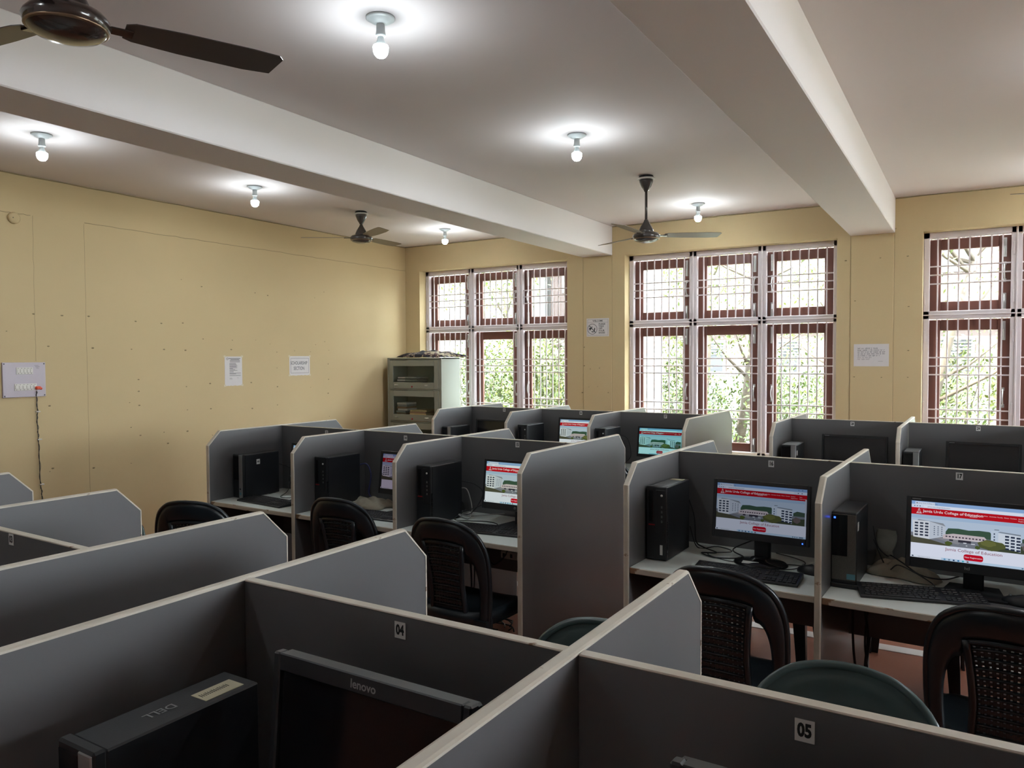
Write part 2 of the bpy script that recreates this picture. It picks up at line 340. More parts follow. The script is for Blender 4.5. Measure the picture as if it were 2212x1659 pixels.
# ------------------------------------------------------------------ windows
def window(n, a, b):
    root = sempty('window_%d' % n, (a, YW, 0)); W = b - a
    y0, y1 = .135, .195              # painted frame, set back in the reveal
    J, MU, T = .05, .084, .055
    cw = (W - 2 * J - 2 * MU) / 3
    zt0, zt1 = 2.012, 2.088          # transom
    mb = MB()
    mb.box(0, J, y0, y1, WZ0, WZ1, 'paint', .004); mb.box(W - J, W, y0, y1, WZ0, WZ1, 'paint', .004)
    mb.box(0, W, y0, y1, WZ1 - T, WZ1, 'paint', .004); mb.box(0, W, y0, y1, WZ0, WZ0 + .06, 'paint', .004); mb.box(0, W, y0, y1, zt0, zt1, 'paint', .004)
    mb.box(0, W, y0 - .012, y0, 2.044, 2.056, 'paint', .003)
    cols = []
    for k in range(3):
        x0 = J + k * (cw + MU); cols.append((x0, x0 + cw))
        if k < 2:
            mb.box(x0 + cw, x0 + cw + MU, y0, y1, WZ0, WZ1, 'paint', .004); mb.box(x0 + cw + .034, x0 + cw + .05, y0 - .014, y0, WZ0, WZ1, 'paint', .004)
    mb.obj('frame', root)
    hg = MB()
    hg.box(-.006, .006, 0, .012, -.05, .05, 'paint', .002)
    first_h = None
    for z in (2.62, 2.2, 1.85, 1.2):
        for x in (.012, cols[0][1] + .02):
            o = (MB().box(-.008, .008, -.006, .003, -.055, .055, 'paint', .002).obj('hinge', root) if first_h is None else again(first_h, 'hinge', root))
            first_h = first_h or o; o.location = (x, y0 - .004, z)
    rows = [(zt1, WZ1 - T, 0), (WZ0 + .06, zt0, 1)]
    yb = .165; vb = {}; hb = None
    for k, (x0, x1) in enumerate(cols):
        for (z0, z1, low) in rows:
            n_v = 7; pos = [x0 + (x1 - x0) * (i + .75) / (n_v + .5) for i in range(n_v)]
            if low and k == 1: pos = [pos[0], pos[-1]]
            for x in pos:
                if low not in vb: vb[low] = MB().box(-.006, .006, -.006, .006, z0, z1, 'paint', .0015).obj('bar', root); vb[low].location = (x, yb, 0)
                else: again(vb[low], 'bar', root, (x, yb, 0))
            hz = [2.496, 2.418, 2.337] if not low else [1.659, 1.58, 1.501] + ([1.11, 1.022] if k == 1 else [1.18, 1.10])
            for z in hz:
                if hb is None: hb = MB().box(0, cw, -.006, .006, -.006, .006, 'paint', .0015).obj('bar', root); hb.location = (x0, yb - .012, z)
                else: again(hb, 'bar', root, (x0, yb - .012, z))
            # brown casement behind the bars
            gap = .004; c0, c1, d0, d1 = x0 - .03, x1 + .03, z0 - .03, z1 - gap; st, rt = .122, .118
            cb = MB(); Y0C, Y1C = .197, .228
            cb.box(c0, c0 + st, Y0C, Y1C, d0, d1, 'wood', .004); cb.box(c1 - st, c1, Y0C, Y1C, d0, d1, 'wood', .004)
            cb.box(c0 + st, c1 - st, Y0C, Y1C, d0, d0 + rt, 'wood', .004); cb.box(c0 + st, c1 - st, Y0C, Y1C, d1 - .10, d1, 'wood', .004)
            ca = cb.obj('casement', root)
            MB().box(c0 + st - .005, c1 - st + .005, Y0C + .014, Y0C + .018, d0 + rt - .005, d1 - .095, 'glass').obj('pane', ca)
            side = c0 + st * .62 if k == 2 else c1 - st * .62
            for (zb, L) in ((d1 - .11, .17), (d0 + .10, .15)):
                t = MB(); t.box(-.014, .014, -.004, 0, -L / 2, L / 2, 'steel', .002); t.tube([(0, -.010, -L * .42), (0, -.010, L * .42)], .005, 'steel', 6); t.box(-.006, .006, -.022, -.006, -.012, .012, 'steel', .002)
                t.obj('tower_bolt', ca).location = (side, Y0C, zb)
            hz_ = (z0 + z1) / 2 if not low else 1.30
            t = MB(); t.tube(spline([(0, 0, -.075), (0, -.018, -.06), (-.004, -.028, 0), (0, -.018, .06), (0, 0, .075)], 4), .006, 'steel', 6); t.box(-.012, .012, -.004, 0, -.09, -.06, 'steel', .001); t.box(-.012, .012, -.004, 0, .06, .09, 'steel', .001)
            t.obj('handle', ca).location = (side, Y0C, hz_)
for n, (a, b) in enumerate(WIN): window(n + 1, a, b)

# ------------------------------------------------------------------ carrel rows
PW, DEP, HP, CH, DK, T2 = .80, .62, 1.2, .0905, .744, .0125
BLK = {'1L': (-.0184, 1.1297, -1.2066), '1R': (2.9241, 1.1078, -.4961), '2L': (0, 3.8494, -.9578), '2R': (2.9934, 3.7512, -1.9892), '3L': (.0143, 6.2669, -.9103), '3R': (3.0686, 6.1792, -.9129)}
def L2W(b, x, y, z):
    x0, y0, t = BLK[b]; t = R(t); return (x0 + x * math.cos(t) - y * math.sin(t), y0 + x * math.sin(t) + y * math.cos(t), z)
def rot(b): return R(BLK[b][2])
PROF = [(-DEP, 0), (-DEP, HP - CH), (-DEP + CH, HP), (DEP - CH, HP), (DEP, HP - CH), (DEP, 0)]
def sweep_lip(mb, path, m, t=.0128, h=.004):
    # rounded lipping swept along an open path in the (y, z) plane
    n = len(path); sec = [(-.002, -t), (h * .5, -t), (h, -t * .6), (h, t * .6), (h * .5, t), (-.002, t)]; vs = []; fs = []
    for i, p in enumerate(path):
        def nrm(a, b): d = Vector((b[0] - a[0], b[1] - a[1])).normalized(); return Vector((-d.y, d.x))
        n1 = nrm(path[i - 1], p) if i else nrm(p, path[1]); n2 = nrm(p, path[i + 1]) if i < n - 1 else n1
        nn = (n1 + n2); nn = nn / max(.3, nn.dot(n1))
        for (o, x) in sec: vs.append((x, p[0] + nn.x * o, p[1] + nn.y * o))
    k = len(sec)
    for i in range(n - 1):
        for j in range(k): fs.append((i * k + j, i * k + (j + 1) % k, (i + 1) * k + (j + 1) % k, (i + 1) * k + j))
    fs += [tuple(range(k)), tuple(range((n - 1) * k, n * k))[::-1]]
    mb.add(vs, fs, m)
_part = MB().prism(PROF, 0, -T2 + .001, T2 - .001, 'lam')
_lip = MB(); sweep_lip(_lip, PROF, 'lip')
proto = {}
def sign_mesh(num, w=.026, h=.031):
    mb = MB(); mb.box(-w / 2, w / 2, -.0012, 0, -h / 2, h / 2, 'sign'); put_text(mb, num, .0255, 'ink', lambda u, v: (u, -.0016, v), .045, sx=.74); return mb
def carrel(key, nst, wid, label, nums):
    x0, y0, t = BLK[key]
    root = thing('computer_carrel', label, 'desk', (x0, y0, 0), R(t), 'grey laminate computer carrels')
    for i in range(nst + 1):
        if 'part' not in proto:
            p = proto['part'] = _part.obj('partition', root); l = proto['lip'] = _lip.obj('edge_band', p, 'worn cream edge band')
        else:
            p = again(proto['part'], 'partition', root); l = again(proto['lip'], 'edge_band', p); l['label'] = 'worn cream edge band'
        p.location = (i * wid, 0, 0)
    for i in range(nst):
        kk = 'back%.3f' % wid; xa, xb = T2 + .0004, wid - T2 - .0004
        if kk not in proto:
            b = proto[kk] = MB().box(xa, xb, -.0105, .0105, .42, HP - .004, 'lam').obj('back_panel', root)
            lb = MB(); lb.box(xa, xb, -.012, .012, HP - .004, HP, 'lip', .0035);
            l = proto[kk + 'l'] = lb.obj('edge_band', b)
            d = MB().box(xa, xb, -DEP + .012, -.0108, DK - .024, DK, 'desk'); dn = proto[kk + 'd'] = d.obj('desktop', root)
            e = proto[kk + 'e'] = MB().box(xa, xb, -DEP + .006, -DEP + .012, DK - .026, DK + .0005, 'lipdesk', .003).obj('edge_band', dn, 'chipped front edge band')
        else:
            b = again(proto[kk], 'back_panel', root); l = again(proto[kk + 'l'], 'edge_band', b)
            dn = again(proto[kk + 'd'], 'desktop', root); e = again(proto[kk + 'e'], 'edge_band', dn); e['label'] = 'chipped front edge band'
        b.location = (i * wid, 0, 0); dn.location = (i * wid, 0, 0)
        df = again(proto[kk + 'd'], 'desktop', root, (i * wid + wid, 0, 0)); df.rotation_euler = (0, 0, math.pi)
        e2 = again(proto[kk + 'e'], 'edge_band', df)
        if nums[i]:
            n_, cx, cz = nums[i]; s = sign_mesh(n_).obj('number_sign', b); s.location = (cx - i * wid, -.0107, cz)
    return root
carrel('1L', 3, PW, 'nearest row carrel block at far left edge, numbered 03 on its back panel', [None, None, ('03', 2.022, 1.18)])
carrel('1R', 3, .8044, 'dark carrel block closest to the camera, numbered 04 and 05', [('04', .447, 1.17), ('05', 1.163, 1.163), None])
carrel('2L', 3, PW, 'middle row carrel block left of the aisle, numbered 13, 14 and 15', [('13', .463, 1.166), ('14', 1.168, 1.166), ('15', 2.012, 1.171)])
carrel('2R', 3, .8044, 'middle row carrel block right of the aisle, numbered 16 and 17', [('16', .47, 1.167), ('17', 1.242, 1.170), None])
carrel('3L', 3, PW, 'window row carrel block beside the steel cabinet, numbered 25, 26 and 27', [('25', .395, 1.174), ('26', 1.221, 1.173), ('27', 2.026, 1.171)])
carrel('3R', 3, .8044, 'window row carrel block right of the aisle, numbered 28 and 29', [('28', .445, 1.172), ('29', 1.245, 1.172), None])

# ------------------------------------------------------------------ chairs
def chair_back():
    mb = MB()
    def yb(x, z):
        t = max(0, (z - .43) / .47); return -(.19 + .085 * t ** 1.3) + .055 * (x / .22) ** 2 * (.5 + .5 * t)
    P = lambda x, z: (x, yb(x, z), z)
    def half(pts, n): return [(p.x, p.y) for p in spline([(a, b, 0) for a, b in pts], n)]
    def resample(pl, n):
        L = [0]
        for a, b in zip(pl, pl[1:]): L.append(L[-1] + math.hypot(b[0] - a[0], b[1] - a[1]))
        out = []
        for i in range(n + 1):
            s = L[-1] * i / n; k = max(j for j in range(len(L)) if L[j] <= s + 1e-9); k = min(k, len(pl) - 2)
            t = (s - L[k]) / max(1e-9, L[k + 1] - L[k]); out.append((pl[k][0] + (pl[k + 1][0] - pl[k][0]) * t, pl[k][1] + (pl[k + 1][1] - pl[k][1]) * t))
        return out
    Oa = half([(.216, .38), (.228, .55), (.230, .68), (.218, .765), (.185, .835), (.125, .880), (.06, .896), (0, .900)], 8)
    Ia = half([(.170, .38), (.180, .55), (.175, .635), (.160, .69), (.144, .713), (.130, .716), (.122, .735)], 8); Ib = half([(.122, .735), (.121, .765), (.08, .782), (0, .788)], 8)
    def cut(pl, f):
        n = int(len(pl) * f); return pl[:n + 1], pl[n:]
    # split the outer curve at the point above the opening's apex
    k = min(range(len(Oa)), key=lambda i: abs(Oa[i][0] - .150)); O1, O2 = Oa[:k + 1], Oa[k:]
    n1, n2 = 22, 12
    O = resample(O1, n1) + resample(O2, n2)[1:]; I = resample(Ia, n1) + resample(Ib, n2)[1:]
    O = O + [(-x, z) for x, z in O[::-1][1:]]; I = I + [(-x, z) for x, z in I[::-1][1:]]
    n = len(O); vs = []; fs = []; m = 4
    for i in range(n):
        for j in range(m + 1):
            t = j / m; x = O[i][0] * (1 - t) + I[i][0] * t; z = O[i][1] * (1 - t) + I[i][1] * t
            p = P(x, z); vs.append((p[0], p[1] - .012 * math.sin(math.pi * t), p[2]))
    for i in range(n - 1):
        for j in range(m): fs.append((i * (m + 1) + j, i * (m + 1) + j + 1, (i + 1) * (m + 1) + j + 1, (i + 1) * (m + 1) + j))
    mb.add(vs, fs, 'chair', True)
    mb.tube([P(x, z) for x, z in O], .0075, 'chair', 6)
    # perforated splat
    def xs(z): return .102 + .022 * max(0, (z - .55) / .225) ** 1.6 + .010 * max(0, (.55 - z) / .15)
    def top(u): return .775 + .015 * (1 - u * u)
    z0 = .40; nc, nr = 10, 21
    def G(u, w):
        z = z0 + (top(u) - z0) * w; return P(u * xs(z), z)
    fr = .17
    us = [-1] + [-1 + fr + (2 - 2 * fr) * i / nc for i in range(nc + 1)] + [1]; ws = [0, .09] + [.09 + .88 * (i + 1) / nr for i in range(nr)] + [1]
    vs = []; fs = []
    def V(u, w): vs.append(G(u, w)); return len(vs) - 1
    for i in range(len(us) - 1):
        for j in range(len(ws) - 1):
            a, b, c, d = V(us[i], ws[j]), V(us[i + 1], ws[j]), V(us[i + 1], ws[j + 1]), V(us[i], ws[j + 1])
            if 0 < i < nc + 1 and 0 < j < nr + 1:
                du, dw = us[i + 1] - us[i], ws[j + 1] - ws[j]; e = .32
                a2, b2, c2, d2 = V(us[i] + du * e, ws[j] + dw * e), V(us[i + 1] - du * e, ws[j] + dw * e), V(us[i + 1] - du * e, ws[j + 1] - dw * e), V(us[i] + du * e, ws[j + 1] - dw * e)
                fs += [(a, b, b2, a2), (b, c, c2, b2), (c, d, d2, c2), (d, a, a2, d2)]
            else: fs.append((a, b, c, d))
    mb.add(vs, fs, 'chair')
    for j in range(1, len(ws), 2):
        mb.tube([(lambda p: (p[0], p[1] - .006, p[2]))(G(-1 + fr * .7 + (2 - 1.4 * fr) * i / 8, ws[j])) for i in range(9)], .0022, 'chair', 4)
    for s in (-1, 1):
        mb.tube([(lambda p: (p[0], p[1] - .006, p[2]))(G(s * (1 - fr * .5), i / 12)) for i in range(13)], .010, 'chair', 6)
    mb.tube([(lambda p: (p[0], p[1] - .004, p[2]))(G(-1 + 2 * i / 12, .985)) for i in range(13)], .006, 'chair', 5)
    return mb
def bake_solid(o, th):
    md = o.modifiers.new('s', 'SOLIDIFY'); md.thickness = th; md.offset = 0
    dg = bpy.context.evaluated_depsgraph_get(); me = bpy.data.meshes.new_from_object(o.evaluated_get(dg)); o.modifiers.clear(); o.data = me
def make_chair(label):
    t = thing('plastic_chair', label, 'chair', group='plastic chairs at the carrels')
    b = chair_back().obj('backrest', t); bake_solid(b, .007)
    mb = MB(); n = 40; rings = [0, .25, .5, .7, .85, .95, 1.0]; vs = [(0, .01, .432)]; fs = []
    def pt(r, a, dz=0, grow=0):
        c, s = math.cos(a), math.sin(a); k = (abs(c) ** 3.2 + abs(s) ** 3.2) ** (-1 / 3.2)
        w = .205 + (.012 if s > 0 else -.01) * abs(s)
        x = r * k * c * (w + grow); y = .01 + r * k * s * (.208 + grow)
        z = .430 + .014 * r ** 3 - (.03 * max(0, (y - .12) / .1) ** 2 if y > .12 else 0); return (x, y, z + dz)
    for r in rings[1:]:
        for i in range(n): vs.append(pt(r, 2 * math.pi * i / n))
    for g, dz in ((.012, -.006), (.016, -.02), (.018, -.06)):
        for i in range(n): vs.append(pt(1, 2 * math.pi * i / n, dz, g))
    for i in range(n): fs.append((0, 1 + i, 1 + (i + 1) % n))
    for k in range(len(rings) - 2 + 3):
        for i in range(n): fs.append((1 + k * n + i, 1 + k * n + (i + 1) % n, 1 + (k + 1) * n + (i + 1) % n, 1 + (k + 1) * n + i))
    mb.add(vs, fs, 'chair', True); s = mb.obj('seat', t); bake_solid(s, .006)
    for sx in (-1, 1):
        for sy in (-1, 1):
            w0, d0, w1, d1 = .074, .06, .046, .04
            cx0, cy0, cx1, cy1 = sx * .185, .01 + sy * .175, sx * .212, .01 + sy * (.21 if sy < 0 else .205)
            mb = MB(); vs = []
            for (cx, cy, w, d, z) in ((cx0, cy0, w0, d0, .415), (cx1, cy1, w1, d1, 0.0)):
                # L-shaped moulded leg, corner outwards
                o = [(-w / 2, -d / 2), (w / 2, -d / 2), (w / 2, d / 2), (w / 2 - .012, d / 2), (w / 2 - .012, -d / 2 + .012), (-w / 2, -d / 2 + .012)]
                vs += [(cx + (p[0] * sx), cy + (-p[1] * sy if True else 0), z) for p in o]
            mb.add(vs, [(0, 1, 4, 5), (1, 2, 3, 4), (6, 7, 10, 11), (7, 8, 9, 10)] + [(i, (i + 1) % 6, 6 + (i + 1) % 6, 6 + i) for i in range(6)], 'chair'); mb.obj('leg', t)
    return t
chairs = [(.51, 2.86, 24, 0, 'black plastic chair at the leftmost, pulled-out seat of carrel 13 by the cream wall'),
          (1.24, 3.345, 4, 0, 'black perforated-back plastic chair tucked in at carrel 14'),
          (2.09, 3.205, -1, 0, 'black plastic chair at carrel 15, seat and rear leg visible'),
          (3.50, 3.01, -3, 0, 'black plastic chair at carrel 16 with light dots through its perforated back'),
          (4.40, 3.01, -4, 0, 'black plastic chair at carrel 17 at the right edge'),
          (4.03, 1.77, 184, 1, 'green-grey plastic chair, only its curved top showing behind panel 05'),
          (3.36, 1.76, 178, 1, 'green-grey plastic chair rim peeking up behind panel 04 at the panel crossing'),
          (.80, 1.90, 180, 1, 'green-grey plastic chair rim beyond the leftmost near carrel, below the black chair'),
          (3.31, 4.47, 178, 0, 'black chair beyond the middle row, its legs seen under the blue-light monitor'),
          (4.02, 4.49, 178, 0, 'black chair beyond the middle row, its leg seen under the brightest monitor'),
          (1.86, 5.57, 0, 0, 'dark plastic chair in front of carrel 27, glimpsed through the middle aisle gap')]
c0 = None
for (x, y, a, g, lab) in chairs:
    if c0 is None: c = c0 = make_chair(lab)
    else:
        c = copy_tree(c0); c['label'] = lab
    c.location = (x, y, 0); c.rotation_euler = (0, 0, R(a))
    if g:
        for ch in c.children:
            for sl in ch.material_slots: sl.link = 'OBJECT'; sl.material = M['chairgreen']

# ------------------------------------------------------------------ screens
PAGES = {}
def page(variant):
    tints = {'normal': ((.95, .97, 1.06), .38), 'dim': ((.92, .97, 1.12), .155), 'warm': ((.98, 1.04, .98), .34), 'teal': ((.55, 1.05, .98), .30), 'mauve': ((.95, .80, .98), .11)}
    tint, gain = tints[variant]
    def E(r, g, b):
        k = (variant, r, g, b)
        if k not in PAGES: PAGES[k] = emit('screen_%s_%d_%d_%d' % k, tuple(c * t for c, t in zip(srgb(r, g, b), tint)), gain)
        return PAGES[k]
    mb = MB(); AX = 16 / 9
    lay = [0]
    def pt(x, y): return ((x - .5) * AX, -lay[0] * .0004, (.5 - y))
    def rect(x0, y0, x1, y1, c):
        lay[0] += 1; mb.quad(pt(x0, y1), pt(x1, y1), pt(x1, y0), pt(x0, y0), E(*c))
    def poly(pts, c):
        lay[0] += 1; mb.add([pt(x, y) for x, y in pts], [tuple(range(len(pts)))], E(*c))
    def rects(L, c):
        lay[0] += 1
        for (x0, y0, x1, y1) in L: mb.quad(pt(x0, y1), pt(x1, y1), pt(x1, y0), pt(x0, y0), E(*c))
    def txt(s, x, y, size, c, align='LEFT', bold=0.0):
        lay[0] += 1; cx, _, cz = pt(x, y); yy = -lay[0] * .0004; put_text(mb, s, size, E(*c), lambda u, v: (cx + u, yy, cz + v), bold, align)
    rect(0, 0, 1, 1, (238, 242, 250))
    rect(0, 0, 1, .06, (150, 185, 225)); rect(.03, .012, .19, .06, (226, 236, 248)); rect(0, .06, 1, .118, (225, 235, 248)); rect(.10, .07, .86, .108, (240, 245, 252))
    txt('Jamia Urdu College of Edu', .055, .036, .026, (70, 80, 95)); rect(.04, .026, .048, .046, (60, 60, 70))
    txt('jamiaurducollegeofeducation', .13, .09, .028, (70, 80, 100)); rects([(.02 + .022 * i, .082, .03 + .022 * i, .096) for i in range(3)], (90, 100, 115)); rects([(.90, .08, .91, .098), (.94, .08, .95, .098), (.905, .022, .915, .03), (.945, .022, .955, .034)], (60, 70, 90))
    rect(0, .118, 1, .238, (198, 22, 34))
    # emblem: arch over a base line
    ex, ey = .062, .176
    poly([(ex - .008, ey + .03), (ex - .008, ey - .025), (ex, ey - .048), (ex + .008, ey - .025), (ex + .008, ey + .03)], (240, 225, 225)); poly([(ex - .0045, ey + .03), (ex - .0045, ey - .018), (ex, ey - .036), (ex + .0045, ey - .018), (ex + .0045, ey + .03)], (198, 22, 34))
    rects([(ex - .022, ey + .034, ex + .022, ey + .044)], (240, 225, 225)); poly([(ex - .018, ey + .03), (ex - .014, ey + .005), (ex - .010, ey + .03)], (240, 225, 225)); poly([(ex + .018, ey + .03), (ex + .014, ey + .005), (ex + .010, ey + .03)], (240, 225, 225))
    txt('Jamia Urdu College of Education', .095, .172, .064, (250, 235, 235), bold=.012)
    for x, s in ((.42, 'Home'), (.465, 'College of|Education'), (.555, 'Facilities'), (.615, 'Activities'), (.675, 'Faculty'), (.725, 'About'), (.77, 'Contact'), (.83, 'Student|Registration'), (.92, 'New|Registration')):
        for i, t in enumerate(s.split('|')): txt(t, x, .165 + .035 * i, .026, (245, 215, 215))
    # banner photograph
    rect(0, .238, 1, .745, (176, 200, 222)); rect(0, .30, 1, .745, (196, 212, 226))
    poly([(.28, .50), (.30, .435), (.38, .425), (.46, .44), (.54, .425), (.62, .43), (.66, .52), (.66, .56), (.28, .56)], (66, 92, 72)); poly([(.86, .50), (.90, .46), (1, .48), (1, .60), (.86, .60)], (72, 90, 74))
    rect(0, .56, 1, .745, (128, 132, 138)); poly([(0, .62), (.15, .66), (.34, .745), (0, .745)], (84, 84, 66)); poly([(.70, .64), (1, .60), (1, .745), (.60, .745)], (70, 78, 58))
    poly([(.17, .62), (.30, .56), (.42, .62), (.38, .70)], (150, 150, 152))
    poly([(.01, .345), (.15, .345), (.15, .66), (.02, .64)], (228, 232, 232)); poly([(.15, .345), (.28, .41), (.28, .58), (.15, .66)], (206, 214, 220)); poly([(.05, .345), (.06, .325), (.26, .36), (.28, .41), (.15, .345)], (150, 156, 160))
    rects([(.03 + .042 * i, .375 + .052 * j, .058 + .042 * i, .405 + .052 * j) for i in range(3) for j in range(5)], (60, 68, 82)); rects([(.185 + .03 * i, .42 + .035 * j, .195 + .03 * i, .437 + .035 * j) for i in range(3) for j in range(5)], (110, 120, 135))
    poly([(.63, .40), (.685, .40), (.685, .62), (.63, .58)], (208, 222, 232)); poly([(.685, .43), (.85, .45), (.85, .72), (.685, .66)], (226, 234, 238)); poly([(.68, .42), (.70, .405), (.85, .425), (.85, .45)], (140, 150, 158)); rect(.655, .372, .69, .388, (140, 150, 158))
    rects([(.735 + .042 * i, .462 + .052 * j + .006 * i, .765 + .042 * i, .492 + .052 * j + .006 * i) for i in range(3) for j in range(5)], (48, 58, 78)); rects([(.65, .44 + .05 * j, .66, .465 + .05 * j) for j in range(3)], (60, 70, 90))
    poly([(.26, .555), (.34, .52), (.58, .525), (.60, .57), (.60, .62), (.26, .62)], (214, 200, 198)); rects([(.28 + .026 * i, .565, .295 + .026 * i, .588) for i in range(12)], (78, 70, 82)); rect(.34, .60, .56, .615, (222, 216, 214)); rects([(.38, .618, .48, .66), (.31, .62, .34, .65)], (60, 58, 68)); rects([(.42, .655, .445, .672), (.48, .66, .51, .675), (.44, .70, .452, .712)], (225, 228, 230))
    def blob(cx, cy, rx, ry, c): poly([(cx + rx * math.cos(a * math.pi / 8) * (1 + .1 * math.sin(a * 2.3)), cy + ry * math.sin(a * math.pi / 8) * (1 + .12 * math.cos(a * 1.7))) for a in range(16)], c)
    blob(.635, .655, .105, .085, (92, 98, 56)); blob(.61, .63, .06, .05, (112, 116, 64)); blob(.305, .695, .03, .035, (84, 98, 48)); blob(.90, .64, .04, .06, (112, 100, 96)); blob(.53, .715, .02, .03, (80, 96, 48))
    txt('Jamia College of Education', .5, .80, .072, (150, 60, 75), 'CENTER')
    def pill(x0, y0, x1, y1, c, r=.02):
        P_ = []
        for (cx, cy, a0) in ((x1 - r, y1 - r * AX, 0), (x0 + r, y1 - r * AX, 90), (x0 + r, y0 + r * AX, 180), (x1 - r, y0 + r * AX, 270)):
            P_ += [(cx + r * math.cos(R(a0 + 30 * k)), cy + r * AX * math.sin(R(a0 + 30 * k))) for k in range(4)]
        poly(P_, c)
    pill(.425, .85, .575, .955, (205, 18, 40)); txt('New Registration', .5, .902, .034, (250, 220, 225), 'CENTER', .01)
    rect(0, .958, 1, 1, (196, 220, 236)); rect(0, .958, .25, 1, (232, 238, 244)); rects([(.012, .968, .026, .99)], (40, 50, 70)); txt('Type here to search', .06, .98, .022, (110, 115, 125))
    for i, c in enumerate(((90, 150, 190), (110, 130, 150), (40, 70, 110), (40, 120, 170), (60, 180, 190), (120, 90, 90))): rect(.27 + .036 * i, .968, .284 + .036 * i, .992, c)
    rects([(.86 + .022 * i, .972, .872 + .022 * i, .988) for i in range(3)] + [(.93, .968, .975, .978), (.93, .982, .975, .992)], (70, 90, 110))
    rect(.985, .20, 1, .745, (200, 205, 212))
    if variant in ('normal',): rect(.945, .83, .965, .865, (232, 110, 80))
    return mb
page_mesh = {}
def monitor(b, x, y, zc, w, h, label, variant=None, base='oval', rz=0, tilt=7, brand=None, logo=None, led=None, sticker=None, bz=(.016, .016, .018, .034), name_mark=False):
    X, Y, _ = L2W(b, x, y, 0); t = thing('monitor', label, 'monitor', (X, Y, DK), rot(b) + R(rz), 'monitors in the carrels')
    TM = Matrix.Translation((0, 0, zc - DK)) @ Matrix.Rotation(R(-tilt), 4, 'X')
    l, r_, tp, bt = bz; mb = MB(); y0, y1 = -.018, .004
    mb.box(-w / 2, -w / 2 + l, y0, y1, -h / 2, h / 2, 'blk', .003, TM); mb.box(w / 2 - r_, w / 2, y0, y1, -h / 2, h / 2, 'blk', .003, TM)
    mb.box(-w / 2 + l, w / 2 - r_, y0, y1, h / 2 - tp, h / 2, 'blk', .002, TM); mb.box(-w / 2 + l, w / 2 - r_, y0, y1, -h / 2, -h / 2 + bt, 'blk', .002, TM)
    mb.obj('bezel', t)
    sh = MB(); sh.box(-w / 2 + .004, w / 2 - .004, y1, y1 + .018, -h / 2 + .004, h / 2 - .004, 'blk', .004, TM); sh.box(-w * .3, w * .3, y1 + .018, y1 + .045, -h * .34, h * .3, 'blk', .012, TM); sh.obj('back_shell', t)
    sw, shh = w - l - r_, h - tp - bt; cz = (bt - tp) / 2
    if variant:
        if variant not in page_mesh: page_mesh[variant] = page(variant).obj('screen', t); sc = page_mesh[variant]
        else: sc = again(page_mesh[variant], 'screen', t)
        sc['label'] = 'lit screen showing a college web page'
        sc.matrix_local = TM @ Matrix.Translation(((l - r_) / 2, -.010, cz)) @ Matrix.Diagonal((sw / (16 / 9), .25, shh, 1))
    else:
        MB().box(-sw / 2, sw / 2, -.010, -.004, cz - shh / 2, cz + shh / 2, 'gloss', 0, TM).obj('screen', t, 'dark switched-off screen')
    st = MB(); zb = zc - DK
    st.box(-.035, .035, .02, .05, .008, zb, 'blk', .006); st.obj('stand_neck', t)
    bs = MB()
    if base == 'oval': bs.lathe([(.118, 0), (.12, .004), (.112, .012), (.05, .02), (.04, .03)], 'gloss', 28, Matrix.Diagonal((1, .78, 1, 1)))
    elif base == 'rect': bs.prism([(-.115, -.10), (.115, -.10), (.085, .09), (-.085, .09)], 2, 0, .012, 'blk')
    bo = bs.obj('stand_base', t)
    if sticker:
        s = MB(); s.box(-.018, .018, -.012, .012, .013, .0137, 'sign'); put_text(s, sticker, .021, 'ink', lambda u, v: (u, v, .0141), .015); s.obj('number_sticker', bo).location = (0, -.055, 0)
    elif base == 'oval':
        MB().box(-.035, .035, -.012, .012, .0, .001, 'sign').obj('paper_strip', bo).matrix_local = Matrix.Translation((-.03, -.058, .0155)) @ Matrix.Rotation(R(12), 4, 'X')
    def fr(x_, z_): return lambda u, v: tuple(TM @ Vector((x_ + u, y0 - .0006, z_ + v)))
    if brand:
        m = MB(); put_text(m, brand[0], brand[3], 'silver', fr(brand[1], brand[2]), .02); m.obj('brand_mark', t)
    if logo == 'ring':
        m = MB(); c = Vector((0, y0 - .0008, -h / 2 + bt * .5)); m.lathe([(.0075, -.0004), (.0075, .0004)], 'silver', 20, TM @ Matrix.Translation(c) @ Matrix.Rotation(R(90), 4, 'X')); put_text(m, 'hp', .010, 'ink', lambda u, v: tuple(TM @ (c + Vector((u, -.0009, v))))); m.obj('brand_mark', t)
    if led:
        MB().box(w / 2 - .03, w / 2 - .025, y0 - .0015, y0, -h / 2 + .011, -h / 2 + .016, 'ledblue' if led == 'blue' else 'ledgreen', 0, TM).obj('power_led', t)
    if name_mark:
        MB().box(-w / 2 + .02, -w / 2 + .052, y0 - .0005, y0, h / 2 - .011, h / 2 - .0085, 'silver', 0, TM).obj('name_strip', t)
    return t
monitor('1R', .525, -.19, 1.015, .42, .30, 'dark switched-off monitor in carrel 04, brand in white on its top bezel', None, 'oval', tilt=5, brand=('lenovo', 0.0, .134, .02), bz=(.016, .016, .03, .034))
monitor('1R', 1.26, -.20, 1.03, .44, .29, 'dark monitor under sign 05, only its top edge in view', None, 'oval', tilt=5)
monitor('2L', .585, -.24, .985, .43, .26, 'monitor in carrel 13, only a sliver of screen showing past the partition', 'warm', 'oval')
monitor('2L', 1.385, -.24, .978, .44, .262, 'dim mauve monitor in carrel 14, half hidden by the partition', 'mauve', 'rect')
monitor('2L', 2.155, -.24, .973, .44, .275, 'lit monitor in carrel 15, right half hidden by the end panel', 'warm', 'rect', logo='ring', sticker='15', bz=(.014, .014, .014, .036))
monitor('2R', .487, -.25, .982, .428, .265, 'lit monitor in carrel 16 with blue power light and oval stand', 'dim', 'oval', led='blue')
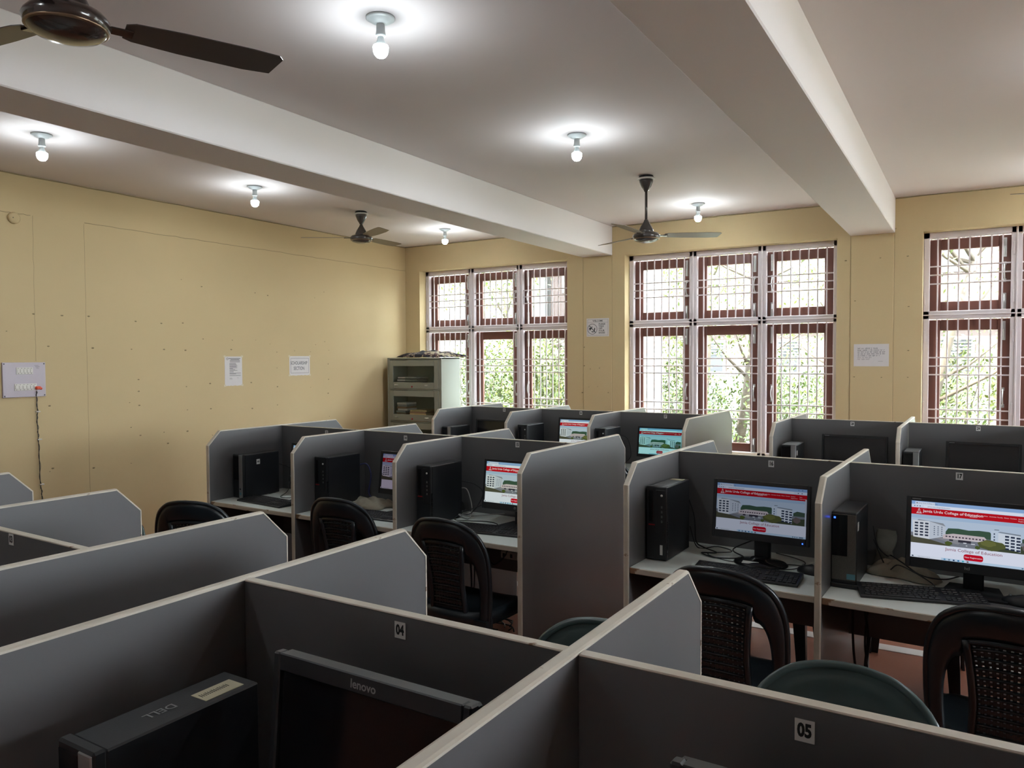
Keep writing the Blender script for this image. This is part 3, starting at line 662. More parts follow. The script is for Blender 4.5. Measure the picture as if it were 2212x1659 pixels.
monitor('2R', 1.305, -.25, .968, .47, .282, 'brightly lit monitor in carrel 17 on a flat stand numbered 25', 'normal', 'rect', led='green', sticker='25', brand=('hcl', -.02, -.122, .016), bz=(.018, .018, .018, .040), name_mark=True)
monitor('3L', .41, -.20, .965, .43, .26, 'dark switched-off monitor in the carrel next to the steel bookcase', None, 'oval')
monitor('3L', 1.325, -.20, 1.0, .46, .285, 'lit monitor in carrel 26, right edge cut by the partition', 'warm', 'oval')
monitor('3L', 2.055, -.20, .968, .40, .255, 'lit teal-tinted monitor in carrel 27', 'teal', 'oval', bz=(.014, .014, .014, .026))
monitor('3R', .485, -.20, .97, .44, .27, 'dark switched-off monitor in the window-row carrel just right of the aisle', None, 'oval', name_mark=True)
monitor('3R', 1.275, -.20, .96, .43, .27, 'dark switched-off monitor behind panel 29 at the right edge', None, 'oval', name_mark=True)

# ------------------------------------------------------------------ desktop computers
def tower(b, x0, yf, w, d, h, label, kind, side=None, top=None, rz=0):
    X, Y, _ = L2W(b, x0 + w / 2, yf, 0); t = thing('desktop_computer', label, 'computer', (X, Y, DK), rot(b) + R(rz), 'upright desktop computers')
    a = w / 2
    MB().box(-a + .002, a - .002, .022, d, .004, h - .004, 'case', .003).obj('case', t)
    f = MB(); f.box(-a, a, 0, .022, .004, h, 'blk', .004)
    bez = f.obj('front_bezel', t)
    if kind == 'red':
        m = MB(); m.box(-a + .014, -a + .034, -.003, .0, h * .52, h - .02, 'gloss', .002); m.obj('drive_slot', bez)
        m = MB(); m.box(a - .050, a - .006, -.003, 0, h * .38, h - .015, 'blk', .002); m.obj('port_panel', bez)
        m = MB(); m.box(-a + .012, -a + .042, -.002, 0, h * .475, h * .492, 'red'); m.obj('red_mark', bez, 'red stripe')
        m = MB(); m.lathe([(.0055, 0), (.0055, .002)], 'sign', 12, Matrix.Translation((a - .022, -.003, h - .04)) @ Matrix.Rotation(R(90), 4, 'X')); m.obj('power_button', bez)
        m = MB()
        for i in range(4): m.box(a - .025, a - .018, -.0042, -.003, h * .52 + i * .022, h * .52 + i * .022 + .011, 'greycap')
        m.obj('port', bez)['kind'] = 'stuff'
        m = MB()
        for i in range(22): m.box(a - .005, a + .0012, .004, .018, .02 + i * .0075, .024 + i * .0075, 'gloss')
        m.obj('vent_slot', bez)['kind'] = 'stuff'
    elif kind == 'strip':
        m = MB(); m.box(a - .036, a - .001, -.004, 0, .006, h - .003, 'silver', .003); m.obj('silver_strip', bez, 'vertical silver strip')
        m = MB(); m.box(-a + .006, a - .04, -.002, 0, h * .42, h - .012, 'gloss', .002); m.obj('drive_bay', bez)
        m = MB(); m.box(a - .027, a - .013, -.0052, -.004, .025, .042, 'bluelbl'); m.obj('maker_sticker', bez)
        m = MB(); m.lathe([(.005, 0), (.005, .002)], 'gloss', 12, Matrix.Translation((a - .020, -.004, .065)) @ Matrix.Rotation(R(90), 4, 'X')); m.obj('power_button', bez)
    elif kind == 'mesh':
        m = MB(); m.box(-a + .002, a - .002, -.003, 0, .03, h - .008, 'mesh', .002); m.obj('perforated_front', bez, 'perforated grey front')
        m = MB(); m.box(-a + .003, a - .034, -.005, -.003, h * .42, h - .010, 'gloss', .002); m.obj('drive_bay', bez)
        MB().box(-a + .010, -a + .017, -.0065, -.005, h - .026, h - .019, 'ledblue').obj('power_led', bez)
        MB().box(a - .036, a - .004, -.0042, -.003, .036, .058, 'bluelbl').obj('maker_sticker', bez)
        MB().box(-a, a + .01, -.012, .05, 0, .018, 'blk', .003).obj('foot', t)
    for k in (.35, .75): MB().box(-a + .01, a - .01, d * k, d * k + .02, 0, .004, 'blk').obj('foot', t)
    # rear connectors poke out behind the case
    m = MB()
    for i in range(6): m.box(-a + .02, a - .03 + .01 * (i % 2), d, d + .012, .06 + i * .035, .075 + i * .035, 'greycap' if i % 3 else 'cableb', .002)
    m.obj('rear_plug', t)['kind'] = 'stuff'
    if side:
        m = MB(); m.box(0, .001, -.014, .014, -.017, .017, 'sign')
        if isinstance(side, str): put_text(m, side, .024, 'ink', lambda u, v: (.0014, u, v), .015, sx=.8)
        m.obj('side_sticker', t).location = (a - .002, d * .42 if isinstance(side, str) else .045, h * .80)
    if top == 'label':
        MB().box(-a + .012, a - .012, .05, d - .07, h - .004, h - .0032, 'greycap').obj('top_plate', t); MB().box(-.03, .032, d - .06, d - .02, h - .004, h - .003, 'label').obj('cream_label', t)
        MB().box(a - .03, a - .018, -.0035, -.001, .03, .075, 'sign').obj('paper_sticker', t)
    if top == 'barcode':
        m = MB(); m.box(-.02, .022, -.04, .04, 0, .0008, 'label'); 
        for i in range(14): m.box(-.008 + (i % 3) * .001, .004, -.034 + i * .0042, -.0325 + i * .0042, .0008, .0011, 'ink')
        m.obj('barcode_label', t).location = (.012, d * .80, h - .004)
        m = MB(); put_text(m, 'DELL', .026, 'silver', lambda u, v: (v, -u, .001), .01); m.obj('brand_mark', t).location = (.0, d * .46, h - .004)
    if top == 'cap': MB().box(-a + .006, a - .004, .0, d * .6, h - .0038, h + .0008, 'greycap', .001).obj('top_plate', t)
    return t
tower('1R', .135, -.47, .10, .31, .34, 'black desktop computer with cream barcode label on top, beside the near monitor', 'strip', top='barcode')
tower('2L', .03, -.45, .10, .31, .295, 'black desktop computer in carrel 13 with silver front strip and side number sticker', 'strip', side='44')
tower('2L', .815, -.46, .10, .30, .33, 'black desktop computer in carrel 14, red mark on its front', 'red')
tower('2L', 1.625, -.465, .10, .30, .335, 'black desktop computer in carrel 15 behind a chair, red mark on front', 'red')
tower('2R', .02, -.445, .098, .30, .342, 'black desktop computer in carrel 16 with cream label and grey plate on top', 'red', top='label')
tower('2R', .816, -.425, .095, .30, .305, 'desktop computer in carrel 17 with perforated grey front and blue light', 'mesh', side=True)
tower('3L', .03, -.52, .10, .31, .296, 'black desktop computer with silver strip in carrel 25', 'strip')
tower('3L', .845, -.50, .10, .30, .345, 'tall black desktop computer in carrel 26', 'red')
tower('3L', 1.62, -.55, .10, .30, .352, 'black desktop computer in carrel 27 left of the teal screen', 'red')
tower('3R', .04, -.50, .105, .29, .30, 'desktop computer with grey top in carrel 28, white side sticker', 'strip', side=True, top='cap')
tower('3R', .825, -.50, .095, .29, .298, 'desktop computer with grey top and silver strip in carrel 29', 'strip', top='cap')

# ------------------------------------------------------------------ keyboards, mice and other desk things
kb0 = {}
def keyboard(b, x, y, rz, label, w=.44, d=.15):
    X, Y, _ = L2W(b, x, y, 0); t = thing('keyboard', label, 'keyboard', (X, Y, DK), rot(b) + R(rz), 'black keyboards on the carrel desks')
    if not kb0:
        kb0['b'] = MB().prism([(-d / 2, 0), (d / 2, 0), (d / 2, .022), (d / 2 - .012, .024), (-d / 2 + .006, .011), (-d / 2, .008)], 0, -w / 2, w / 2, 'blk').obj('keyboard_body', t)
        m = MB(); T = Matrix.Translation((0, 0, .0112)) @ Matrix.Rotation(R(5.2), 4, 'X')
        def row(yy, xs_, kw, kd=.0145):
            for xx in xs_: m.box(xx, xx + kw - .003, yy, yy + kd, .0055, .010, 'key', .0016, T)
        for r in range(6):
            yy = -.062 + r * .0205 + (.004 if r == 5 else 0)
            off = (0, .006, .003, .009, 0, 0)[r]
            if r == 0:
                row(yy, [-.205 + i * .022 for i in range(3)], .022); m.box(-.138, -.03, yy, yy + .0145, .0055, .010, 'key', .0016, T); row(yy, [-.028 + i * .022 for i in range(4)], .022)
            else: row(yy, [-.205 + off + i * .0188 for i in range(14)], .0188)
            if r != 2: row(yy, [.078 + i * .0188 for i in range(3)], .0188)
            if r < 5: row(yy, [.142 + i * .0182 for i in range(4)], .0182)
        kb0['k'] = m.obj('key', t, kind='stuff')
    else:
        again(kb0['b'], 'keyboard_body', t); again(kb0['k'], 'key', t)['kind'] = 'stuff'
keyboard('2L', .375, -.455, -4, 'black keyboard on the desk in carrel 13')
keyboard('2L', 1.285, -.43, 4, 'black keyboard in carrel 14 behind a chair back')
keyboard('2L', 2.06, -.40, 8, 'black keyboard in carrel 15 in front of the lit monitor')
keyboard('2R', .485, -.468, 3, 'black keyboard before the dimmer monitor with the blue light')
keyboard('2R', 1.135, -.395, 16, 'black keyboard beside the mouse pad, before the brightest monitor')
m0 = None
def mouse(b, x, y, rz, label, padded=0.0):
    global m0
    X, Y, _ = L2W(b, x, y, 0); t = thing('computer_mouse', label, 'mouse', (X, Y, DK + padded), rot(b) + R(rz), 'computer mice')
    if m0 is None:
        m = MB(); vs = []; fs = []; n = 16
        rings = [(1, 0), (1.0, .008), (.9, .02), (.65, .031), (.3, .036)]
        for k, z in rings:
            for i in range(n):
                a = 2 * math.pi * i / n; vs.append((.031 * k * math.cos(a) * (1 + .1 * math.sin(a)), .056 * k * math.sin(a), z * (1 - .18 * math.sin(a) if k < 1 else 1)))
        for k in range(len(rings) - 1):
            for i in range(n): fs.append((k * n + i, k * n + (i + 1) % n, (k + 1) * n + (i + 1) % n, (k + 1) * n + i))
        fs.append(tuple(range((len(rings) - 1) * n, len(rings) * n))); fs.append(tuple(range(n))[::-1])
        m.add(vs, fs, 'blk', True); a_ = m.obj('mouse_body', t)
        b_ = MB().lathe([(.006, -.003), (.006, .003)], 'greycap', 12, Matrix.Translation((0, .026, .028)) @ Matrix.Rotation(R(90), 4, 'Y')).obj('scroll_wheel', t)
        m0 = (a_, b_)
    else:
        again(m0[0], 'mouse_body', t); again(m0[1], 'scroll_wheel', t)
mouse('2R', .70, -.285, 60, 'black mouse at the right end of carrel 16 desk')
mouse('2R', 1.45, -.325, 62, 'black mouse on the grey pad in carrel 17', .004)
X, Y, _ = L2W('2R', 1.445, -.32, 0)
o = MB().box(-.115, .115, -.10, .10, 0, .004, 'pad', .002).obj('mouse_pad'); o.location = (X, Y, DK); o.rotation_euler = (0, 0, rot('2R') + R(14)); tag(o, 'grey mouse pad under the mouse in carrel 17', 'mouse pad')
def crumple(name, b, x, y, w, d, h, mat, label, cat, seed=1, nx=22, ny=16, rz=0, amp=.75):
    rd = random.Random(seed); ph = [(rd.uniform(4, 13), rd.uniform(4, 13), rd.uniform(0, 6)) for _ in range(6)]
    vs = []; fs = []
    for j in range(ny + 1):
        for i in range(nx + 1):
            u, v = i / nx * 2 - 1, j / ny * 2 - 1; r = math.sqrt(u * u + v * v)
            an = math.atan2(v, u); k = 1 / max(1e-6, max(abs(math.cos(an)), abs(math.sin(an)))) if r else 1; s = 1 / k * (1 + .16 * math.sin(3 * an + seed) + .1 * math.sin(5 * an))
            e = max(0, 1 - max(abs(u), abs(v)) ** 2.2)
            f = sum(math.sin(a * u + c) * math.cos(bb * v - c) for a, bb, c in ph) / 6
            vs.append((u * w / 2 * s * 1.2, v * d / 2 * s * 1.2, .002 + h * (e ** .7) * max(.08, max(.3, .62 - .0) * (1 + amp * f))))
    for j in range(ny):
        for i in range(nx): a = j * (nx + 1) + i; fs.append((a, a + 1, a + nx + 2, a + nx + 1))
    o = MB().add(vs, fs, mat, True).obj(name); bake_solid(o, .003)
    X, Y, _ = L2W(b, x, y, 0); o.location = (X, Y, DK + .002); o.rotation_euler = (0, 0, rot(b) + R(rz)); return tag(o, label, cat)
crumple('dust_cloth', '2R', 1.05, -.12, .24, .14, .085, 'cloth', 'crumpled beige dust cloth behind the keyboard in carrel 17', 'cloth', 3, rz=-14)
crumple('dust_cloth', '2L', 1.03, -.18, .30, .18, .065, 'cloth', 'crumpled pale dust cloth on the desk in carrel 14', 'cloth', 5)
# upright polythene bag behind the tower of 17
mb = MB(); vs = []; fs = []; n = 18; rd = random.Random(4)
for k in range(9):
    z = k / 8 * .18; w = .036 + .006 * math.sin(k * 1.4) + (.006 if k > 6 else 0)
    for i in range(n):
        a = 2 * math.pi * i / n; r = 1 + rd.uniform(-.12, .12); vs.append((math.cos(a) * w * r + .012 * k / 8, math.sin(a) * .02 * r * (1.0 if k < 6 else .55), z))
for k in range(8):
    for i in range(n): fs.append((k * n + i, k * n + (i + 1) % n, (k + 1) * n + (i + 1) % n, (k + 1) * n + i))
fs.append(tuple(range(n))[::-1])
mb.add(vs, fs, 'bagclear', True); o = mb.obj('plastic_bag'); X, Y, _ = L2W('2R', .965, -.075, 0); o.location = (X, Y, DK); tag(o, 'cloudy plastic bag standing behind the perforated computer in carrel 17', 'bag')

def cable(b, pts, r, label, mat='cable', n=7, grp=None, name='cable'):
    mb = MB(); mb.tube(spline([L2W(b, *p) for p in pts], n), r, mat, 6); return tag(mb.obj(name), label, 'cable', grp)
Z = DK + .004
cable('2R', [(.10, -.13, DK + .26), (.125, -.10, DK + .15), (.13, -.09, DK + .03), (.17, -.10, Z), (.26, -.17, Z), (.20, -.21, Z), (.29, -.26, Z), (.40, -.22, Z + .008), (.33, -.14, Z + .02), (.44, -.06, DK + .08)], .0032, 'looped black cable from the computer to the monitor in carrel 16')
cable('2R', [(.11, -.12, Z + .1), (.15, -.12, Z), (.24, -.10, Z + .012), (.33, -.16, Z + .012), (.24, -.24, Z + .008), (.34, -.285, Z), (.44, -.28, Z), (.45, -.36, Z + .003), (.46, -.395, Z + .004)], .0024, 'thin black keyboard cable looping left of the monitor base in carrel 16')
cable('2R', [(.70, -.235, Z + .008), (.62, -.20, Z), (.53, -.245, Z), (.57, -.31, Z), (.64, -.26, Z), (.66, -.16, Z + .004), (.60, -.08, Z), (.5, -.03, Z)], .0022, 'thin mouse cable looped right of the monitor base in carrel 16')
cable('2R', [(.93, -.12, DK + .2), (.95, -.14, DK + .12), (.99, -.17, DK + .09), (1.0, -.13, Z + .08), (1.05, -.19, Z + .07), (1.12, -.20, Z + .03), (1.20, -.18, Z + .02), (1.25, -.10, Z + .02)], .003, 'black cable draped over the beige cloth in carrel 17')
cable('2R', [(.93, -.11, DK + .14), (.99, -.15, DK + .03), (1.04, -.20, Z + .06), (1.14, -.215, Z + .02), (1.17, -.25, Z), (1.07, -.27, Z), (1.07, -.31, Z), (1.10, -.335, Z + .005)], .0024, 'thin black keyboard cable in front of the cloth in carrel 17')
cable('2R', [(1.43, -.27, Z + .01), (1.38, -.27, Z + .004), (1.32, -.22, Z), (1.30, -.12, Z)], .0022, 'thin mouse cable beside the monitor stand in carrel 17')
cable('2L', [(1.68, -.15, DK + .16), (1.74, -.14, DK + .16), (1.79, -.16, DK + .06), (1.80, -.21, Z), (1.76, -.25, Z + .03), (1.79, -.18, Z + .01), (1.88, -.14, Z + .02), (1.98, -.10, Z + .03)], .0036, 'grey cable hanging behind the computer in carrel 15', 'cablew')
cable('2L', [(1.69, -.15, DK + .10), (1.75, -.16, Z + .05), (1.73, -.25, Z), (1.83, -.25, Z), (1.93, -.21, Z), (2.02, -.24, Z), (2.04, -.31, Z + .004), (2.05, -.335, Z + .008)], .0026, 'black keyboard cable across the desk in carrel 15')
cable('2L', [(1.68, -.15, DK + .21), (1.76, -.10, DK + .19), (1.84, -.12, DK + .14), (1.80, -.18, Z + .03), (1.72, -.21, Z + .02), (1.82, -.19, Z + .06), (1.90, -.10, DK + .10), (2.1, -.05, DK + .12)], .0028, 'black video cable coiled left of the monitor in carrel 15')
cable('2L', [(.87, -.14, DK + .24), (.92, -.11, DK + .25), (.95, -.10, DK + .18), (.94, -.11, DK + .06), (.98, -.09, DK + .02)], .005, 'blue video cable behind the computer in carrel 14', 'cableb')
cable('2L', [(.10, -.13, DK + .2), (.2, -.10, DK + .16), (.24, -.16, DK + .03), (.3, -.28, Z), (.42, -.26, Z), (.45, -.32, Z + .003), (.47, -.37, Z + .004)], .0026, 'black cables beside the keyboard in carrel 13')
cable('3R', [(.10, -.20, DK + .17), (.17, -.16, DK + .13), (.25, -.12, DK + .10), (.32, -.10, DK + .10)], .003, 'grey cable between computer and monitor in carrel 28', 'cablew')
cable('3L', [(1.68, -.24, DK + .28), (1.76, -.2, DK + .24), (1.79, -.2, DK + .10), (1.74, -.22, DK + .03)], .003, 'black cable hanging beside the computer in carrel 27')
for k, (pts, lab) in enumerate([
    ([(1.73, -.10, .72), (1.735, -.11, .55), (1.742, -.10, .36), (1.75, -.12, .15), (1.80, -.18, .01)], 'thick black cable hanging under desk 15, left one'),
    ([(1.75, -.09, .72), (1.765, -.10, .5), (1.76, -.10, .3), (1.78, -.14, .1), (1.86, -.2, .01)], 'black cable hanging under desk 15, second from left'),
    ([(1.76, -.08, .72), (1.80, -.09, .6), (1.86, -.08, .48), (1.90, -.07, .47), (1.95, -.04, .53), (1.96, -.04, .60), (1.96, -.05, .71)], 'black cable sagging in a loop to the socket under desk 15'),
    ([(2.10, -.05, .49), (2.10, -.07, .38), (2.09, -.09, .2), (2.07, -.14, .03), (1.95, -.22, .012), (1.8, -.2, .012)], 'black cable dropping from the socket to the floor under desk 15')]):
    cable('2L', pts, .006 if k < 1 or k == 3 else .0045, lab, n=6)
cable('2R', [(.864, -.2, .72), (.864, -.2, .598), (.867, -.2, .444), (.88, -.2, .32), (.90, -.21, .2), (.98, -.25, .01)], .0055, 'black cable hanging under desk 17, nearer the partition')
cable('2R', [(.905, -.2, .72), (.911, -.2, .606), (.925, -.2, .485), (.915, -.2, .36), (.921, -.2, .25), (.93, -.22, .05), (.99, -.28, .01)], .0055, 'black cable hanging under desk 17, the right-hand one')
cable('2R', [(.926, -.195, .72), (.922, -.19, .6), (.912, -.195, .46), (.926, -.19, .3), (.94, -.2, .03)], .004, 'thin black cable twisted with the others under desk 17')
# socket strip under desk 15
X, Y, _ = L2W('2L', 2.04, -.0115, 0); t = thing('socket_strip', 'white socket strip fixed under desk 15', 'socket', (X, Y, .52), rot('2L'))
MB().box(-.13, .10, -.03, 0, -.022, .022, 'switch', .004).obj('socket_box', t)
for i in range(4): MB().box(-.115 + i * .052, -.10 + i * .052, -.0315, -.03, -.012, .010, 'ink').obj('socket_hole', t)
# loose cable heap and mat on the floor below desk 15
mb = MB(); rd = random.Random(9)
for k in range(5):
    c = Vector((1.76 + rd.uniform(-.06, .06), 3.93 + rd.uniform(-.05, .05), .012)); mb.tube([c + Vector((math.cos(i * .45) * (.12 + .02 * math.sin(i + k)), math.sin(i * .45) * (.09 + .02 * k % .03), .004 * (k + 1) + .004 * math.sin(i * 1.3))) for i in range(13)], .004, 'cablew' if k == 2 else 'cable', 5)
tag(mb.obj('cable_heap'), 'tangled cables lying on the floor under desk 15', 'cable')

# ------------------------------------------------------------------ cabinet
t = thing('steel_bookcase', 'grey-green steel bookcase with glass doors in the room corner', 'cabinet', (-2.03, 7.40, 0))
CW, CD, CHH = .84, .392, 1.685
cb = MB(); cb.box(0, .018, 0, CD, 0, CHH, 'cab', .003); cb.box(CW - .018, CW, 0, CD, 0, CHH, 'cab', .003); cb.box(.018, CW - .018, CD - .015, CD, 0, CHH, 'cabin'); cb.box(0, CW, 0, CD, CHH - .022, CHH, 'cab', .006)
cb.box(.018, .045, .0, .02, 0, CHH - .022, 'cab', .002); cb.box(CW - .045, CW - .018, 0, .02, 0, CHH - .022, 'cab', .002)
for z in (.09, .50, .885, 1.285): cb.box(.018, CW - .018, 0, CD - .015, z, z + .016, 'cab', .002)
cb.box(.018, CW - .018, .01, .03, 0, .09, 'cab', .002); cb.obj('cabinet_body', t)
for (z0, z1) in ((1.303, 1.655), (.906, 1.28), (.52, .88), (.11, .495)):
    d = MB(); x0, x1 = .045, CW - .045; g0, g1 = z0 + .078, z1 - .075
    d.box(x0, .098, -.008, .012, z0, z1, 'cab', .003); d.box(x1 - .06, x1, -.008, .012, z0, z1, 'cab', .003); d.box(.098, x1 - .06, -.008, .012, z0, g0, 'cab', .003); d.box(.098, x1 - .06, -.008, .012, g1, z1, 'cab', .003)
    dr = d.obj('door', t); MB().box(.096, x1 - .058, 0, .004, g0 - .003, g1 + .003, 'cabglass').obj('pane', dr)
    for x in (.15, .62):
        h_ = MB(); h_.box(x - .03, x + .03, -.012, -.008, z0 + .034, z0 + .05, 'steel', .002); h_.tube([(x - .022, -.01, z0 + .042), (x - .012, -.028, z0 + .042), (x + .012, -.028, z0 + .042), (x + .022, -.01, z0 + .042)], .005, 'steel', 6); h_.obj('handle', dr)
    MB().lathe([(.012, 0), (.009, .003)], 'red', 12, Matrix.Translation((.395, -.008, z0 + .024)) @ Matrix.Rotation(R(90), 4, 'X')).obj('maker_badge', dr, 'red round badge')
def stack(x, y, z, n, w, d, th, mats, label, cat, grp, seed):
    rd = random.Random(seed)
    for i in range(n):
        m = mats[i % len(mats)]; o = MB().box(-w / 2, w / 2, -d / 2, d / 2, 0, th * .94, m, .002).obj('file_folder' if cat == 'folder' else 'notebook')
        o.location = (x + rd.uniform(-.008, .008), y + rd.uniform(-.008, .008), z + i * th); o.rotation_euler = (0, 0, R(rd.uniform(-3, 3)))
        tag(o, label % (['bottom', 'second from the bottom', 'third', 'fourth', 'fifth', 'sixth', 'seventh', 'eighth', 'ninth'][i]), cat, grp)
cx = -2.03
stack(cx + .22, 7.56, 1.301, 3, .20, .27, .020, ['brownp'], 'brown paper file at upper left of the bookcase top shelf, %s', 'folder', 'brown files on the top shelf', 1)
rd = random.Random(2)
for i in range(3):
    q = thing('box_file', 'grey lever file with white spine on the bookcase top shelf, %s of three' % ['lowest', 'middle', 'uppermost'][i], 'folder', (cx + .25 + .01 * i, 7.57, 1.362 + i * .031), R(rd.uniform(-2, 2)), 'grey lever files on the top shelf')
    MB().box(-.14, .16, -.12, .12, 0, .022, 'greyp', .003).obj('cover', q); MB().box(-.14, -.02, -.123, -.12, .002, .020, 'paper').obj('spine_label', q, 'white spine label')
stack(cx + .60, 7.55, 1.301, 4, .24, .30, .016, ['buff'], 'yellow paper file at right of the bookcase top shelf, %s', 'folder', 'yellow files on the top shelf', 3)
o = MB().box(-.08, .08, -.11, .11, 0, .02, 'paper', .002).obj('paper_bundle'); o.location = (cx + .41, 7.54, 1.301); tag(o, 'white loose papers between the stacks on the bookcase top shelf', 'paper')
stack(cx + .20, 7.53, .901, 9, .15, .20, .025, ['brownp', 'greyp', 'paper'], 'notebook in the left stack of the second bookcase shelf, %s', 'book', 'notebooks on the second shelf', 4)
stack(cx + .48, 7.55, .901, 7, .25, .30, .020, ['buff', 'brownp'], 'yellowed file in the right pile of the second bookcase shelf, %s', 'folder', 'yellowed files on the second shelf', 5)
# patterned bag lying flat on the bookcase
o = crumple('cloth_bag', '2L', 0, 0, .78, .30, .11, 'bagp', 'dark patterned cloth bag lying flat on top of the bookcase', 'bag', 12, 34, 16, amp=.5)
o.location = (-1.50, 7.60, CHH + .004); o.rotation_euler = (0, 0, R(2))
o = MB().box(-.10, .10, -.012, .012, 0, .42, 'board', .003).box(-.10, .10, -.012, .012, .46, .95, 'board', .003).box(-.10, -.07, -.012, .012, .42, .46, 'board').box(.07, .10, -.012, .012, .42, .46, 'board').obj('wooden_board'); o.location = (-.72, 6.78, 0); o.rotation_euler = (R(-6), 0, R(10)); tag(o, 'dark brown wooden board standing between bookcase and carrel 25', 'board')

# ------------------------------------------------------------------ wall papers, switchboard
def sheet_left(name, y0, y1, z0, z1, label, cat, draw):
    t = thing(name, label, cat, (XL, (y0 + y1) / 2, (z0 + z1) / 2)); w, h = y1 - y0, z1 - z0
    m = MB(); n = 12; rd = random.Random(int(y0 * 100)); bot = [rd.uniform(0, .006) for _ in range(n + 1)]
    for i in range(n): m.quad((.0022, -w / 2 + w * i / n, -h / 2 - bot[i]), (.0022, -w / 2 + w * (i + 1) / n, -h / 2 - bot[i + 1]), (.0022, -w / 2 + w * (i + 1) / n, h / 2), (.0022, -w / 2 + w * i / n, h / 2), 'paper')
    m.box(0, .002, -w / 2, w / 2, -h / 2, h / 2, 'paper'); m.obj('paper', t)
    p = MB(); draw(p, w, h, lambda u, v: (.0028, u, v)); p.obj('print', t)
    k = MB()
    for (a, b) in ((-w / 2, h / 2), (w / 2, h / 2), (-w / 2, -h / 2), (w / 2, -h / 2)): k.box(.0024, .0027, a - .012, a + .012, b - .01, b + .01, 'tape')
    k.obj('tape', t)
M['tape'] = pm('clear_tape', (.62, .56, .40), .25, var=0)
def bars(p, fr, L, m):
    for (u0, u1, v0, v1) in L: p.quad(fr(u0, v0), fr(u1, v0), fr(u1, v1), fr(u0, v1), m)
def draw_notice(p, w, h, fr):
    ring = [(-.075 + .012 * math.cos(a * .524), h / 2 - .024 + .012 * math.sin(a * .524)) for a in range(12)]; ring2 = [(-.075 + .008 * math.cos(a * .524), h / 2 - .024 + .008 * math.sin(a * .524)) for a in range(12)]
    for i in range(12): j = (i + 1) % 12; p.quad(fr(*ring[i]), fr(*ring[j]), fr(*ring2[j]), fr(*ring2[i]), 'inkgrey')
    L = [(-.06, .085, .122, .128), (-.035, .07, .112, .117), (-.045, .08, .102, .107), (-.045, .08, .089, .094)]
    bars(p, fr, L, 'inkgrey'); rd = random.Random(5)
    bars(p, fr, [(-.05, -.05 + rd.uniform(.04, .10), .075 - i * .009, .079 - i * .009) for i in range(9)], 'inkgrey')
    bars(p, fr, [(-.05, .0, -.012, -.007), (-.05, .09, -.025, -.021), (-.05, .03, -.032, -.028)], 'inkgrey'); bars(p, fr, [(-.05, .09, -.045, -.041), (-.05, .085, -.052, -.048), (-.05, -.02, -.075, -.071), (-.05, -.015, -.083, -.079), (.04, .06, -.074, -.071)], 'faint')
sheet_left('notice_sheet', 5.05, 5.262, 1.412, 1.705, 'typed white notice sheet taped to the cream wall left of the section sign', 'paper', draw_notice)
def draw_schol(p, w, h, fr):
    a, b, th = .132, .083, .003
    bars(p, fr, [(-a, a, b - th, b), (-a, a, -b, -b + th), (-a, -a + th, -b, b), (a - th, a, -b, b)], 'inkgrey')
    put_text(p, 'SCHOLARSHIP', .052, 'inkgrey', lambda u, v: fr(u - .012, v + .028), .012, sx=.74); put_text(p, 'SECTION', .052, 'inkgrey', lambda u, v: fr(u - .012, v - .032), .012, sx=.74)
sheet_left('section_sign', 5.895, 6.196, 1.497, 1.708, 'white paper sign reading SCHOLARSHIP SECTION on the cream wall', 'sign', draw_schol)
def back_sheet(name, x0, x1, z0, z1, label, cat, draw, mat='paper'):
    t = thing(name, label, cat, ((x0 + x1) / 2, YW - .007, (z0 + z1) / 2)); w, h = x1 - x0, z1 - z0
    MB().box(-w / 2, w / 2, -.002, 0, -h / 2, h / 2, mat).obj('paper', t)
    p = MB(); draw(p, w, h, lambda u, v: (u, -.0026, v)); p.obj('print', t)
def draw_welcome(p, w, h, fr):
    a, b, th = w / 2 - .012, h / 2 - .012, .003
    bars(p, fr, [(-a, a, b - th, b), (-a, a, -b, -b + th), (-a, -a + th, -b, b), (a - th, a, -b, b), (-a, a, b - .036, b - .033)], 'faint')
    put_text(p, 'WELCOME', .026, 'ink', lambda u, v: fr(u, v + b - .018), .02)
    cx, cz, ro, ri = -.066, -.018, .060, .0545; n = 28
    for i in range(n):
        a0, a1 = 2 * math.pi * i / n, 2 * math.pi * (i + 1) / n
        p.quad(fr(cx + ro * math.cos(a0), cz + ro * math.sin(a0)), fr(cx + ro * math.cos(a1), cz + ro * math.sin(a1)), fr(cx + ri * math.cos(a1), cz + ri * math.sin(a1)), fr(cx + ri * math.cos(a0), cz + ri * math.sin(a0)), 'inkgrey')
    d = .0035; p.quad(fr(cx - .042 - d, cz + .042 - d), fr(cx + .042 - d, cz - .042 - d), fr(cx + .042 + d, cz - .042 + d), fr(cx - .042 + d, cz + .042 + d), 'inkgrey')
    def shape(pts, m='ink'): p.add([fr(cx + x, cz + y) for x, y in pts], [tuple(range(len(pts)))], m)
    shape([(-.046, -.004), (-.034, .018), (-.018, .012), (-.006, .030), (.002, .026), (-.012, .002), (-.030, -.018), (-.036, -.014), (-.030, -.004)])
    shape([(.018, -.028), (.024, .012), (.034, .014), (.034, -.004), (.026, -.030)]); shape([(-.012, -.026), (-.006, -.036), (.022, -.036), (.022, -.028), (.004, -.028), (-.006, -.022)])
    for i, s in enumerate(('PLEASE', 'TAKE', 'OFF', 'YOUR', 'SHOES')): put_text(p, s, .026, 'ink', lambda u, v, i=i: fr(u + .012, v + .036 - i * .0245), .02, 'LEFT')
back_sheet('shoes_sign', .498, .774, 1.914, 2.119, 'laminated WELCOME sign asking to take off shoes, on the window pier', 'sign', draw_welcome)
